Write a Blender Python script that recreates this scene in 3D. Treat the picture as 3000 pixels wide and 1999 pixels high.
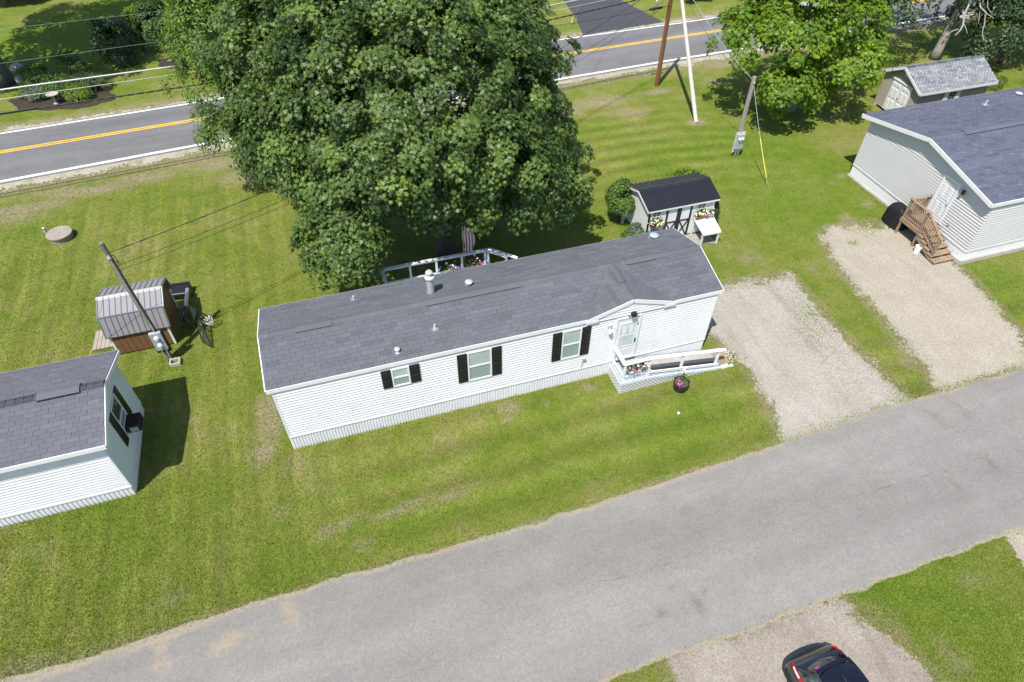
import bpy, math, random
import numpy as np
from mathutils import Vector, Matrix
from mathutils.geometry import tessellate_polygon
random.seed(7); rng=np.random.default_rng(7)
scene=bpy.context.scene
for o in list(bpy.data.objects): bpy.data.objects.remove(o)
COL=scene.collection

# ------------------------------------------------------------------ camera
CAM=np.array([3.1897,-14.9901,19.2942]); YAW,PITCH,ROLL=0.3126,0.8009,0.0088; FPX=1921.64
def cam_axes():
    cy,sy,cp,sp=math.cos(YAW),math.sin(YAW),math.cos(PITCH),math.sin(PITCH)
    f=np.array([sy*cp,cy*cp,-sp]); r=np.array([cy,-sy,0.]); u=np.cross(r,f)
    c,s=math.cos(ROLL),math.sin(ROLL)
    return f,c*r+s*u,-s*r+c*u
FW,RT,UP=cam_axes()
cd=bpy.data.cameras.new('camera'); cam=bpy.data.objects.new('camera',cd); COL.objects.link(cam)
cd.sensor_fit='HORIZONTAL'; cd.sensor_width=36; cd.lens=FPX/3000*36; cd.clip_end=2000; cd.clip_start=.1
M=Matrix.Identity(4)
for i in range(3): M[i][0],M[i][1],M[i][2],M[i][3]=RT[i],UP[i],-FW[i],CAM[i]
cam.matrix_world=M; scene.camera=cam
def gp(x,y,z=0.):
    """photo pixel -> point on the level z"""
    d=FW+RT*(x-1500)/FPX-UP*(y-999.5)/FPX; t=(z-CAM[2])/d[2]; p=CAM+t*d; return np.array([p[0],p[1],z])

# ------------------------------------------------------------------ light
SUN=Vector((-.335,-.327,.8836)).normalized()
w=bpy.data.worlds.new('World'); scene.world=w; w.use_nodes=True
nt=w.node_tree; sky=nt.nodes.new('ShaderNodeTexSky'); sky.sky_type='NISHITA'; sky.sun_disc=False
sky.sun_elevation=math.asin(SUN.z); sky.sun_rotation=math.atan2(SUN.x,SUN.y); sky.air_density=1.0; sky.dust_density=.6
bg=nt.nodes['Background']; nt.links.new(sky.outputs[0],bg.inputs[0]); bg.inputs[1].default_value=.115
sd=bpy.data.lights.new('sun','SUN'); sd.energy=4.2; sd.angle=math.radians(.55); sd.color=(1,.955,.89)
so=bpy.data.objects.new('sun',sd); COL.objects.link(so); so.rotation_euler=SUN.to_track_quat('Z','Y').to_euler(); so.location=(0,0,60)
scene.view_settings.view_transform='Standard'; scene.view_settings.look='None'
scene.view_settings.exposure=.74; scene.view_settings.gamma=1

# ------------------------------------------------------------------ materials
class N:
    def __init__(s,name):
        s.m=bpy.data.materials.new(name); s.m.use_nodes=True; s.t=s.m.node_tree; s.b=s.t.nodes['Principled BSDF']
        s.co=s.t.nodes.new('ShaderNodeTexCoord').outputs['Object']
    def n(s,k,**kw):
        x=s.t.nodes.new('ShaderNode'+k)
        for a,v in kw.items(): setattr(x,a,v)
        return x
    def l(s,a,b): s.t.links.new(a,b)
    def put(s,sock,v):
        if hasattr(v,'is_output'): s.l(v,sock)
        else:
            if isinstance(v,tuple) and len(v)==3 and sock.type=='RGBA': v=v+(1,)
            sock.default_value=v
    def noise(s,scale,detail=3,rough=.55,vec=None,dist=0):
        x=s.n('TexNoise'); s.l(vec or s.co,x.inputs['Vector']); x.inputs['Scale'].default_value=scale
        x.inputs['Detail'].default_value=detail; x.inputs['Roughness'].default_value=rough; x.inputs['Distortion'].default_value=dist
        return x.outputs['Fac']
    def vor(s,scale,feat='F1',out='Distance'):
        x=s.n('TexVoronoi',feature=feat); s.l(s.co,x.inputs['Vector']); x.inputs['Scale'].default_value=scale; return x.outputs[out]
    def ramp(s,f,*st):
        x=s.n('ValToRGB'); e=x.color_ramp.elements
        while len(e)<len(st): e.new(.5)
        for i,(p,c) in enumerate(st):
            e[i].position=p; c=(c,c,c) if not isinstance(c,tuple) else c; e[i].color=c+(1,)
        s.l(f,x.inputs[0]); return x.outputs[0]
    def mix(s,f,a,b,mode='MIX'):
        x=s.n('Mix',data_type='RGBA',blend_type=mode); s.put(x.inputs['Factor'],f); s.put(x.inputs[6],a); s.put(x.inputs[7],b); return x.outputs[2]
    def math(s,op,a,b=0.,clamp=False):
        x=s.n('Math',operation=op,use_clamp=clamp); s.put(x.inputs[0],a); s.put(x.inputs[1],b); return x.outputs[0]
    def attr(s,nm,kind='GEOMETRY',out='Fac'):
        x=s.n('Attribute',attribute_name=nm,attribute_type=kind); return x.outputs[out]
    def xyz(s,vec=None):
        x=s.n('SeparateXYZ'); s.l(vec or s.co,x.inputs[0]); return x.outputs
    def mapv(s,scale=(1,1,1),rot=(0,0,0)):
        x=s.n('Mapping'); s.l(s.co,x.inputs[0]); x.inputs['Scale'].default_value=scale; x.inputs['Rotation'].default_value=rot; return x.outputs[0]
    def bump(s,h,strength=.3,dist=.02):
        x=s.n('Bump'); x.inputs['Strength'].default_value=strength; x.inputs['Distance'].default_value=dist; s.l(h,x.inputs['Height']); s.l(x.outputs[0],s.b.inputs['Normal'])
    def col(s,c): s.put(s.b.inputs['Base Color'],c)
    def set(s,rough=.6,metal=0.,spec=.3):
        s.b.inputs['Roughness'].default_value=rough; s.b.inputs['Metallic'].default_value=metal; s.b.inputs['Specular IOR Level'].default_value=spec; return s
def simple(name,c,rough=.6,metal=0.,spec=.3,var=.12,sc=2.,dirt=0.,grain=0.,stretch=None,bump=0.):
    """paint-like material: large tonal drift, fine grain, optional dirt blotches"""
    m=N(name).set(rough,metal,spec); c=np.array(c)
    v=m.mapv(stretch) if stretch else None
    f=m.noise(sc,4,.6,v); col=m.ramp(f,(.25,tuple(c*(1-var))),(.75,tuple(np.minimum(c*(1+var),1))))
    if grain: col=m.mix(1.,col,m.ramp(m.noise(sc*30,2,.6,v),(.3,1-grain),(.7,1.)),'MULTIPLY')
    if dirt: col=m.mix(m.math('MULTIPLY',m.ramp(m.noise(sc*1.7,5,.65),(.52,0.),(.72,1.)),dirt),col,(.16,.14,.10))
    m.col(col)
    if bump: m.bump(m.noise(sc*20,3,.6,v),bump,.01)
    return m.m
MT={}
def mats():
    S=lambda n,*a,**k: MT.__setitem__(n,simple(n,*a,**k))
    S('white_siding',(.655,.655,.66),.45,var=.04,sc=.8,dirt=.10,spec=.35)
    S('white_trim',(.66,.662,.668),.45,var=.03,sc=2,dirt=.08)
    S('white_skirt',(.74,.74,.735),.5,var=.07,sc=1.5,dirt=.22)
    S('grey_siding',(.52,.515,.50),.5,var=.04,sc=.7,dirt=.04)
    S('sage_siding',(.56,.62,.615),.5,var=.04,sc=.7,dirt=.04)
    S('tan_siding',(.33,.29,.235),.55,var=.05,sc=.8,dirt=.05)
    S('black_paint',(.012,.012,.014),.42,var=.2,sc=3,spec=.4)
    S('black_wood',(.03,.025,.022),.6,var=.25,sc=3)
    S('core_grey',(.25,.25,.26),.7)
    S('underlay',(.03,.03,.034),.9)
    S('galv',(.55,.57,.58),.38,.75,var=.15,sc=5,dirt=.1)
    S('white_metal',(.52,.53,.54),.4,.3,var=.08,sc=5,dirt=.15)
    S('meter_grey',(.42,.47,.49),.4,.3,var=.06,sc=4,dirt=.08)
    S('pole_wood',(.20,.175,.15),.85,var=.3,sc=2,stretch=(6,6,.6),grain=.3)
    S('pole_brown',(.20,.085,.035),.6,var=.25,sc=2,stretch=(6,6,.5),grain=.25,spec=.4)
    S('pole_pale',(.55,.51,.47),.85,var=.18,sc=2,stretch=(6,6,.5),grain=.2)
    S('pole_grey',(.30,.26,.22),.9,var=.25,sc=2,stretch=(6,6,.5),grain=.3)
    S('deck_grey',(.36,.41,.45),.6,var=.1,sc=3,stretch=(1,6,6),grain=.12,dirt=.1)
    S('rail_blue',(.62,.67,.70),.5,var=.06,sc=2,dirt=.1)
    S('old_wood',(.30,.215,.14),.8,var=.25,sc=3,grain=.25,dirt=.15)
    S('pallet_wood',(.36,.31,.25),.85,var=.2,sc=3,grain=.25,dirt=.2)
    S('brown_panel',(.165,.088,.042),.6,var=.12,sc=2,dirt=.08)
    S('metal_roof',(.265,.262,.27),.4,.25,var=.05,sc=1.5,dirt=.1)
    S('metal_roof_lip',(.20,.19,.20),.45,.25,var=.05,sc=1.5)
    S('black_roof',(.020,.021,.028),.35,.1,var=.15,sc=1,spec=.5)
    S('shed_white',(.66,.68,.69),.55,var=.06,sc=1.2,dirt=.18,stretch=(8,8,1))
    S('concrete',(.42,.38,.33),.9,var=.15,sc=3,grain=.2,dirt=.2,bump=.3)
    S('concrete_pale',(.40,.375,.34),.9,var=.15,sc=3,grain=.2,dirt=.25,bump=.3)
    S('rubber',(.015,.015,.016),.6,var=.2,sc=4)
    S('bin_black',(.012,.012,.013),.3,var=.2,sc=4,spec=.5,dirt=.08)
    S('barrel',(.02,.02,.022),.5,var=.2,sc=4,dirt=.15)
    S('soil',(.11,.075,.05),.95,var=.35,sc=12,grain=.4)
    S('mulch',(.05,.036,.027),.95,var=.4,sc=8,grain=.4)
    S('yellow',(.60,.52,.08),.45,var=.05)
    S('bucket',(.78,.78,.76),.4,var=.04,dirt=.1)
    S('well_concrete',(.33,.285,.235),.95,var=.2,sc=3,grain=.3,dirt=.3); S('terracotta',(.25,.08,.06),.7)
    S('cover',(.012,.012,.014),.5,var=.3,sc=4,bump=.5)
    S('compost',(.10,.14,.13),.5,var=.1)
    S('cable_grey',(.42,.42,.42),.5,.3,var=.2,sc=3)
    S('cable_black',(.03,.03,.033),.5,var=.3,sc=3)
    S('wire_green',(.16,.23,.19),.5,.2,var=.2)
    S('net',(.75,.75,.74),.8)
    S('bark',(.12,.105,.09),.9,var=.3,sc=2,stretch=(5,5,1),grain=.4,bump=.6)
    S('dead_wood',(.34,.32,.30),.85,var=.2,sc=4,grain=.25)
    S('stone',(.55,.53,.49),.9,var=.2,sc=4,grain=.2)
    S('paper',(.8,.8,.8),.7)
    S('red_plastic',(.30,.008,.010),.15,spec=.6)
    S('lamp_white',(.55,.53,.55),.15,spec=.6)
    S('pink',(.75,.12,.42),.5)
    for n,c in dict(f_pink=(.58,.12,.36),f_magenta=(.6,.02,.22),f_white=(.8,.75,.74),f_yellow=(.75,.68,.28),f_violet=(.32,.2,.62),f_red=(.65,.03,.02),f_blush=(.78,.5,.55)).items(): S(n,c,.7,var=.15,sc=20)
    # asphalt shingles: tone comes from the piece
    for nm,lo,hi in (('shingle',(.080,.085,.095),(.140,.149,.165)),('shingle_left',(.080,.082,.096),(.155,.158,.178)),('shingle_right',(.064,.069,.096),(.140,.149,.195)),('shingle_tan_shed',(.145,.155,.165),(.33,.345,.355))):
        m=N(nm).set(.92,0,.2); t=m.attr('tint')
        c=m.ramp(t,(0.,lo),(1.,hi)); c=m.mix(1.,c,m.ramp(m.noise(60,2,.7),(.3,.78),(.7,1.12)),'MULTIPLY')
        c=m.mix(1.,c,m.ramp(m.noise(.35,4,.6),(.3,.92),(.7,1.05)),'MULTIPLY'); m.col(c); m.bump(m.noise(120,2,.7),.25,.005); MT[nm]=m.m
    # leaves
    for nm,lo,hi,tr in (('leaf_maple',(.020,.048,.007),(.118,.184,.038),.27),('leaf_bright',(.052,.115,.006),(.180,.280,.017),.36),('leaf_ash',(.045,.100,.010),(.13,.215,.028),.32),
        ('leaf_dark',(.012,.032,.010),(.045,.085,.022),.2),('leaf_shrub',(.03,.075,.010),(.10,.18,.025),.25),('leaf_mid',(.028,.062,.014),(.085,.15,.036),.25),('leaf_grey',(.05,.075,.045),(.15,.20,.12),.2)):
        m=N(nm).set(.5,0,.4); t=m.attr('tint')
        c=m.ramp(t,(0.,lo),(.8,hi),(1.,tuple(np.array(hi)*np.array([1.2,1.15,.9])))); m.col(c)
        tb=m.n('BsdfTranslucent'); m.l(m.mix(1.,c,(1.25,1.3,.5),'MULTIPLY'),tb.inputs[0])
        mx=m.n('MixShader'); mx.inputs[0].default_value=tr; m.l(m.b.outputs[0],mx.inputs[1]); m.l(tb.outputs[0],mx.inputs[2])
        m.l(mx.outputs[0],m.t.nodes['Material Output'].inputs[0]); MT[nm]=m.m
    # glass of windows with pale blinds right behind
    m=N('pane').set(.08,0,.6); z=m.xyz()[2]
    st=m.math('SINE',m.math('MULTIPLY',z,150.)); c=m.mix(m.math('MULTIPLY',m.ramp(st,(.2,0.),(.6,1.)),.35),(.40,.47,.44),(.27,.34,.32))
    m.col(m.mix(1.,c,m.ramp(m.noise(1.5,2),(.3,.85),(.7,1.1)),'MULTIPLY')); MT['pane']=m.m
    m=N('pane_low').set(.08,0,.6); z=m.xyz()[2]; st=m.math('SINE',m.math('MULTIPLY',z,150.)); m.col(m.mix(m.math('MULTIPLY',m.ramp(st,(.2,0.),(.6,1.)),.3),(.27,.33,.305),(.17,.22,.205))); MT['pane_low']=m.m
    # splashed vinyl skirting
    m=N('white_skirt').set(.5,0,.3); z=m.xyz()[2]; c=m.ramp(m.noise(1.5,4,.6),(.25,(.62,.622,.625)),(.75,(.70,.70,.70))); sp=m.math('MULTIPLY',m.math('SUBTRACT',m.noise(4,5,.75,m.mapv((1,1,.4))),m.math('ADD',m.math('MULTIPLY',z,2.2),.22)),2.6,True)
    c=m.mix(m.math('MULTIPLY',m.ramp(m.noise(2.5,5,.7),(.56,0.),(.75,1.)),.25),c,(.35,.33,.28)); m.col(m.mix(m.math('MULTIPLY',sp,.6),c,(.30,.26,.19))); MT['white_skirt']=m.m
    m=N('dark_pane').set(.05,0,.6); m.col(m.ramp(m.noise(2,2),(.3,(.02,.028,.026)),(.7,(.05,.062,.056)))); MT['dark_pane']=m.m
    m=N('door_glass').set(.1,0,.5); m.col(m.ramp(m.noise(3,2),(.3,(.42,.46,.45)),(.7,(.56,.60,.58)))); MT['door_glass']=m.m
    m=N('smoke_glass').set(.08,0,.5); m.col((.05,.06,.05)); m.b.inputs['Alpha'].default_value=.35; MT['smoke_glass']=m.m
    m=N('car_paint').set(.12,.0,.6); m.col(m.ramp(m.noise(4,2),(.3,(.007,.007,.009)),(.7,(.012,.012,.014)))); m.b.inputs['Coat Weight'].default_value=1.; m.b.inputs['Coat Roughness'].default_value=.04; MT['car_paint']=m.m
    m=N('car_roof').set(.22,.0,.6); m.col(m.ramp(m.noise(4,2),(.3,(.004,.005,.011)),(.7,(.007,.008,.015)))); m.b.inputs['Coat Weight'].default_value=.25; m.b.inputs['Coat Roughness'].default_value=.12; MT['car_roof']=m.m
    m=N('car_glass').set(.03,0,.8); m.col(m.ramp(m.noise(5,3),(.35,(.02,.025,.022)),(.7,(.11,.125,.11)))); MT['car_glass']=m.m
    # flag
    m=N('flag_cloth').set(.8,0,.1); o=m.xyz(); s=m.math('SINE',m.math('MULTIPLY',o[2],math.pi*2/.14))
    c=m.mix(m.ramp(s,(.48,0.),(.52,1.)),(.72,.70,.70),(.42,.015,.03)); m.col(c); MT['flag_cloth']=m.m
mats()

# ------------------------------------------------------------------ mesh helpers
BASE={}
def thing(name,label,cat,base,group=None,kind=None):
    o=bpy.data.objects.new(name,None); o.empty_display_size=.3; COL.objects.link(o); o.location=tuple(base); BASE[o.name]=np.array(base,float)
    if kind: o['kind']=kind
    tag(o,label,cat,group); return o
def tag(o,label,cat,group=None):
    o['label']=label
    if cat: o['category']=cat
    if group: o['group']=group
    return o
class B:
    """collects shapes in world coordinates; build() links them as one mesh object"""
    def __init__(s): s.v=[]; s.f=[]; s.t=[]
    def add(s,v,f):
        k=len(s.v); s.v+= [tuple(map(float,p)) for p in v]; s.f+=[tuple(i+k for i in q) for q in f]; return s
    def hexa(s,p):   # p: 4 bottom, 4 top, counter-clockwise
        return s.add(p,[(3,2,1,0),(4,5,6,7),(0,1,5,4),(1,2,6,5),(2,3,7,6),(3,0,4,7)])
    def box(s,x0,x1,y0,y1,z0,z1):
        return s.hexa([(x0,y0,z0),(x1,y0,z0),(x1,y1,z0),(x0,y1,z0),(x0,y0,z1),(x1,y0,z1),(x1,y1,z1),(x0,y1,z1)])
    def bar(s,a,b,w,h,up=(0,0,1)):
        """rectangular bar from a to b, width w sideways, h along up"""
        a=np.array(a,float); b=np.array(b,float); d=b-a; d/=np.linalg.norm(d); up=np.array(up,float)
        sd=np.cross(d,up); sd/=np.linalg.norm(sd); u=np.cross(sd,d); sd*=w/2; u*=h/2
        return s.hexa([a-sd-u,a+sd-u,b+sd-u,b-sd-u,a-sd+u,a+sd+u,b+sd+u,b-sd+u])
    def tube(s,pts,r,n=8,cap=True):
        pts=[np.array(p,float) for p in pts]; r=r if hasattr(r,'__len__') else [r]*len(pts); rings=[]
        t0=pts[1]-pts[0]; ref=np.array([0,0,1.]) if abs(t0[2])<.9*np.linalg.norm(t0) else np.array([1.,0,0])
        for i,p in enumerate(pts):
            t=pts[min(i+1,len(pts)-1)]-pts[max(i-1,0)]; t=t/(np.linalg.norm(t)+1e-9)
            a=np.cross(t,ref); a/=np.linalg.norm(a)+1e-9; b=np.cross(t,a)
            rings.append([p+r[i]*(math.cos(2*math.pi*k/n)*a+math.sin(2*math.pi*k/n)*b) for k in range(n)])
        f=[(i*n+k,i*n+(k+1)%n,(i+1)*n+(k+1)%n,(i+1)*n+k) for i in range(len(pts)-1) for k in range(n)]
        if cap: f+=[tuple(range(n))[::-1],tuple((len(pts)-1)*n+k for k in range(n))]
        return s.add([p for q in rings for p in q],f)
    def lathe(s,c,prof,n=16):
        """prof: (radius, z) list about the vertical through c"""
        v=[(c[0]+r*math.cos(2*math.pi*k/n),c[1]+r*math.sin(2*math.pi*k/n),c[2]+z) for r,z in prof for k in range(n)]
        f=[(i*n+k,i*n+(k+1)%n,(i+1)*n+(k+1)%n,(i+1)*n+k) for i in range(len(prof)-1) for k in range(n)]
        f+=[tuple(range(n))[::-1],tuple((len(prof)-1)*n+k for k in range(n))]
        return s.add(v,f)
    def slab(s,p,n,t):
        """planar polygon p thickened by t along -n"""
        p=[np.array(a,float) for a in p]; n=np.array(n,float); n/=np.linalg.norm(n); k=len(p)
        return s.add([*p,*[a-n*t for a in p]],[tuple(range(k)),tuple(range(2*k-1,k-1,-1))]+[((i+1)%k,i,i+k,(i+1)%k+k) for i in range(k)])
    def build(s,name,mat,parent=None,smooth=False,bevel=0.,tint=None):
        me=bpy.data.meshes.new(name); base=np.zeros(3); p=parent
        if parent is not None: base=BASE[parent.name]
        me.from_pydata([tuple(np.array(q)-base) for q in s.v],[],s.f); me.validate()
        me.materials.append(MT[mat] if isinstance(mat,str) else mat)
        if tint is not None:
            a=me.attributes.new('tint','FLOAT','POINT'); a.data.foreach_set('value',np.full(len(me.vertices),tint) if np.isscalar(tint) else tint)
        if smooth: me.polygons.foreach_set('use_smooth',[True]*len(me.polygons))
        o=bpy.data.objects.new(name,me); COL.objects.link(o)
        BASE[o.name]=base
        if parent is not None: o.parent=parent
        if bevel:
            b=o.modifiers.new('bevel','BEVEL'); b.width=bevel; b.segments=2; b.limit_method='ANGLE'
        return o
def one(name,label,cat,b,mat,group=None,**k):
    """a thing that is a single mesh, origin at its base"""
    o=b.build(name,mat,None,**k); tag(o,label,cat,group); return o
def shared(name,me,parent,mat4):
    o=bpy.data.objects.new(name,me); COL.objects.link(o); o.parent=parent
    m=Matrix(mat4); bs=BASE[parent.name]; m.translation=m.translation-Vector(bs); o.matrix_local=m; return o
def frame(o,x,y,z):
    m=Matrix.Identity(4)
    for i in range(3): m[i][0],m[i][1],m[i][2],m[i][3]=x[i],y[i],z[i],o[i]
    return m

# ---- roof shingles -------------------------------------------------------
def tab_mesh(w,e,mat,tint,th=.013):
    b=B(); b.hexa([(0,-.004,0),(w,-.004,0),(w,e*1.06,0),(0,e*1.06,0),(0,-.004,th),(w,-.004,th),(w,e*1.06,.003),(0,e*1.06,.003)])
    me=bpy.data.meshes.new('shingle'); me.from_pydata(b.v,[],b.f); me.materials.append(MT[mat])
    a=me.attributes.new('tint','FLOAT','POINT'); a.data.foreach_set('value',np.full(8,tint)); return me
def shingles(roof,planes,mat,tabw,expo,limit=300,gap=.012,contrast=1.,th=.013):
    """planes: (origin at eave, along-eave unit, up-slope unit, len_u, len_v, inside(u,v) or None)"""
    tones=[.12,.3,.42,.5,.58,.7,.88]; wts=np.array([.10,.14,.2,.2,.16,.12,.08]); wts/=wts.sum()
    tones=[.5+(t-.5)*contrast for t in tones]
    mes=[tab_mesh(tabw-gap,expo,mat,t,th) for t in tones]; items=[]
    for o,u,v,lu,lv,ins in planes:
        o=np.array(o,float); u=np.array(u,float); u/=np.linalg.norm(u); v=np.array(v,float); v/=np.linalg.norm(v); n=np.cross(u,v)
        for j in range(int(math.ceil(lv/expo-.15))):
            x=-((j%2)*tabw/2+random.choice((0,.25,.5))*tabw*.5); e=min(expo,lv-j*expo); run=0
            while x<lu:
                a,bx=max(x,0),min(x+tabw-gap,lu); x+=tabw
                if bx-a<.05: continue
                if ins and not ins((a+bx)/2,j*expo+e/2): continue
                if run<=0: k=rng.choice(len(tones),p=wts); run=random.choice((1,1,1,2))
                run-=1
                items.append((o+u*a+v*j*expo+n*.004,u,v,n,bx-a,e,k,abs(bx-a-(tabw-gap))<1e-6 and abs(e-expo)<1e-6))
    full=[i for i,t in enumerate(items) if t[7]]; full.sort(key=lambda i: np.linalg.norm(items[i][0]-CAM)); sel=set(full[:limit])
    b=B(); ti=[]
    for i,(p,u,v,n,wd,e,k,_) in enumerate(items):
        if i in sel: shared('shingle',mes[k],roof,frame(p,u,v,n))
        else:
            q=e*1.06; b.hexa([p-v*.004,p+u*wd-v*.004,p+u*wd+v*q,p+v*q,p-v*.004+n*th,p+u*wd-v*.004+n*th,p+u*wd+v*q+n*.003,p+v*q+n*.003]); ti+=[tones[k]]*8
    if b.v:
        o=b.build('shingle_field',mat,roof,tint=np.array(ti)); o['kind']='stuff'
# ---- lap siding ----------------------------------------------------------
def siding(wall,p0,p1,z0,z1,out,pitch,mat,prof=None,th=.02,name='siding_board'):
    """boards on the vertical plane from p0 to p1 (xy), outward normal out; prof(s,z)->(lo,hi) extents along the wall"""
    p0=np.array(p0,float); p1=np.array(p1,float); L=np.linalg.norm(p1-p0); d=np.append((p1-p0)/L,0); o3=np.append(out,0.); P=np.append(p0,0.)
    z=z0
    while z<z1-.01:
        zt=min(z+pitch,z1); a0,a1=(0,L) if prof is None else prof(z); c0,c1=(0,L) if prof is None else prof(zt)
        if a1-a0>.05:
            if c1-c0<.02: c0=c1=(c0+c1)/2; c1+=.02
            g=lambda s,zz,t: P+d*s+o3*t+np.array([0,0,zz])
            row=int(round((z-z0)/pitch)); cuts=[0.]; x=(row*1.37)%3.66+.3
            while x<L: cuts.append(x); x+=3.66
            cuts.append(L)
            for p_,q_ in zip(cuts[:-1],cuts[1:]):
                if min(q_,a1)-max(p_,a0)<.05: continue
                u0,u1,w0,w1=(max(p_,a0),min(q_,a1)-.004,max(p_,c0),min(q_,c1)-.004); e=random.uniform(0,.003)
                if w1-w0<.01: w0,w1=(u0,u0+.01) if c1<=u0 else (u1-.01,u1) if c0>=u1 else ((w0+w1)/2-.005,(w0+w1)/2+.005)
                B().hexa([g(u0,z,.001),g(u0,z,th+e),g(u1,z,th+e),g(u1,z,.001),g(w0,zt-.001,.001),g(w0,zt-.001,.006),g(w1,zt-.001,.006),g(w1,zt-.001,.001)]).build(name,mat,wall)
        z=zt
def skirting(par,p0,p1,z0,z1,out,mat,pw=.41,ribs=4,name='skirting_panel'):
    p0=np.array(p0,float); p1=np.array(p1,float); L=np.linalg.norm(p1-p0); d=np.append((p1-p0)/L,0); o3=np.append(out,0.); P=np.append(p0,0.)
    n=max(1,round(L/pw)); pw=L/n
    for i in range(n):
        b=B(); jit=random.uniform(-.012,.012); lean=random.uniform(-.006,.006)
        for r in range(ribs):
            s0=i*pw+pw*r/ribs; rw=pw/ribs
            for (a,c,ta,tb) in ((0,.22,.004,.004),(.22,.34,.004,.024),(.34,.86,.024,.024),(.86,1,.024,.004)):
                g=lambda s,z,t: P+d*(s0+rw*s)+o3*(t+lean*(z-z0))+np.array([0,0,z])
                b.hexa([g(a,z0+jit,-.01),g(a,z0+jit,ta),g(c,z0+jit,tb),g(c,z0+jit,-.01),g(a,z1,-.01),g(a,z1,ta),g(c,z1,tb),g(c,z1,-.01)])
        b.build(name,mat,par)
# ---- leaves --------------------------------------------------------------
SHAPES=dict(maple=[(0,0),(.5,.08),(.24,.36),(.52,.72),(.17,.6),(0,1),(-.17,.6),(-.52,.72),(-.24,.36),(-.5,.08)],
  oval=[(0,0),(.3,.35),(.22,.75),(0,1),(-.22,.75),(-.3,.35)], lance=[(0,0),(.17,.4),(0,1),(-.17,.4)],
  frond=[(0,0),(.1,.2),(.42,.3),(.1,.45),(.38,.62),(.08,.7),(0,1),(-.08,.7),(-.38,.62),(-.1,.45),(-.42,.3),(-.1,.2)], petal=[(-.5,-.5),(.5,-.5),(.5,.5),(-.5,.5)], blade=[(-.13,0),(.13,0),(.02,1)])
def leafmesh(name,c,nrm,size,shape,tint,mat,parent,up=None,stuff=False,curl=.25):
    N_=len(c); sh=np.array(SHAPES[shape]); k=len(sh); base=BASE[parent.name] if parent is not None else np.zeros(3)
    nrm=nrm/np.linalg.norm(nrm,axis=1,keepdims=True)
    r=rng.normal(size=(N_,3)) if up is None else up+rng.normal(size=(N_,3))*.35
    b=r-nrm*(r*nrm).sum(1,keepdims=True); b/=np.linalg.norm(b,axis=1,keepdims=True)+1e-9; a=np.cross(b,nrm)
    x=sh[:,0][None,:,None]; y=sh[:,1][None,:,None]; s=size[:,None,None]
    v=c[:,None,:]+s*(x*a[:,None,:]+y*b[:,None,:])-s*curl*((y-.3)**2+x**2)*nrm[:,None,:]-base
    me=bpy.data.meshes.new(name); me.vertices.add(N_*k); me.vertices.foreach_set('co',v.reshape(-1).astype(np.float32))
    me.loops.add(N_*k); me.loops.foreach_set('vertex_index',np.arange(N_*k,dtype=np.int32))
    me.polygons.add(N_); me.polygons.foreach_set('loop_start',np.arange(0,N_*k,k,dtype=np.int32))
    me.update(calc_edges=True)
    at=me.attributes.new('tint','FLOAT','POINT'); at.data.foreach_set('value',np.repeat(np.clip(tint,0,1),k).astype(np.float32))
    me.materials.append(MT[mat]); o=bpy.data.objects.new(name,me); COL.objects.link(o); BASE[o.name]=base
    if parent is not None: o.parent=parent
    if stuff: o['kind']='stuff'
    return o
def crown(name,lobes,ncl,nleaf,size,shape,mat,parent,clr=.7,inner=.55,flat=.6,droop=.0,tvar=.18,rough=.16):
    lobes=np.array(lobes,float); area=(lobes[:,3]*lobes[:,4]+lobes[:,3]*lobes[:,5]+lobes[:,4]*lobes[:,5]); cc=[];cn=[]
    while len(cc)<ncl:
        i=rng.choice(len(lobes),p=area/area.sum()); L=lobes[i]; d=rng.normal(size=3); d/=np.linalg.norm(d)
        if d[2]<-.45: continue
        rr=inner+(1-inner)*rng.random()**.45; p=L[:3]+d*L[3:6]*rr; w3=math.sin(p[0]*1.9+p[2])*math.sin(p[1]*2.1-p[0]*.6)*math.sin(p[2]*2.3+p[1]*.7)
        if rough and w3<-.13 and rr>.64: continue
        if rough: p=L[:3]+d*L[3:6]*rr*(1+rough*w3+rng.normal()*.03)
        if any(j!=i and (((p-K[:3])/K[3:6])**2).sum()<.45 for j,K in enumerate(lobes)): continue
        if p[2]<.3: continue
        n=d/L[3:6]; n/=np.linalg.norm(n); cc.append(p); cn.append(n)
    cc=np.array(cc); cn=np.array(cn); nl=np.maximum(4,rng.normal(nleaf,nleaf*.3,len(cc))).astype(int); idx=np.repeat(np.arange(len(cc)),nl); T=len(idx)
    R_=clr*(.7+.6*rng.random(len(cc)))
    d=rng.normal(size=(T,3)); d/=np.linalg.norm(d,axis=1,keepdims=True); d*=rng.random((T,1))**.4
    ax=cn[idx]*.75+np.array([0,0,.6]); ax/=np.linalg.norm(ax,axis=1,keepdims=True)
    h=(d*ax).sum(1,keepdims=True); d=d-ax*h*(1-flat*.6); d=d+ax*(.35*(1-(d**2).sum(1,keepdims=True)))
    c=cc[idx]+d*R_[idx][:,None]; c[:,2]-=droop*(d[:,0]**2+d[:,1]**2)*R_[idx]
    nrm=ax*.9+d*.5+rng.normal(size=(T,3))*.38
    ct=.5+rng.normal(size=len(cc))*tvar; tint=ct[idx]+rng.normal(size=T)*.14
    return leafmesh(name,c,nrm,size*(.7+.6*rng.random(T)),shape,tint,mat,parent),cc
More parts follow.
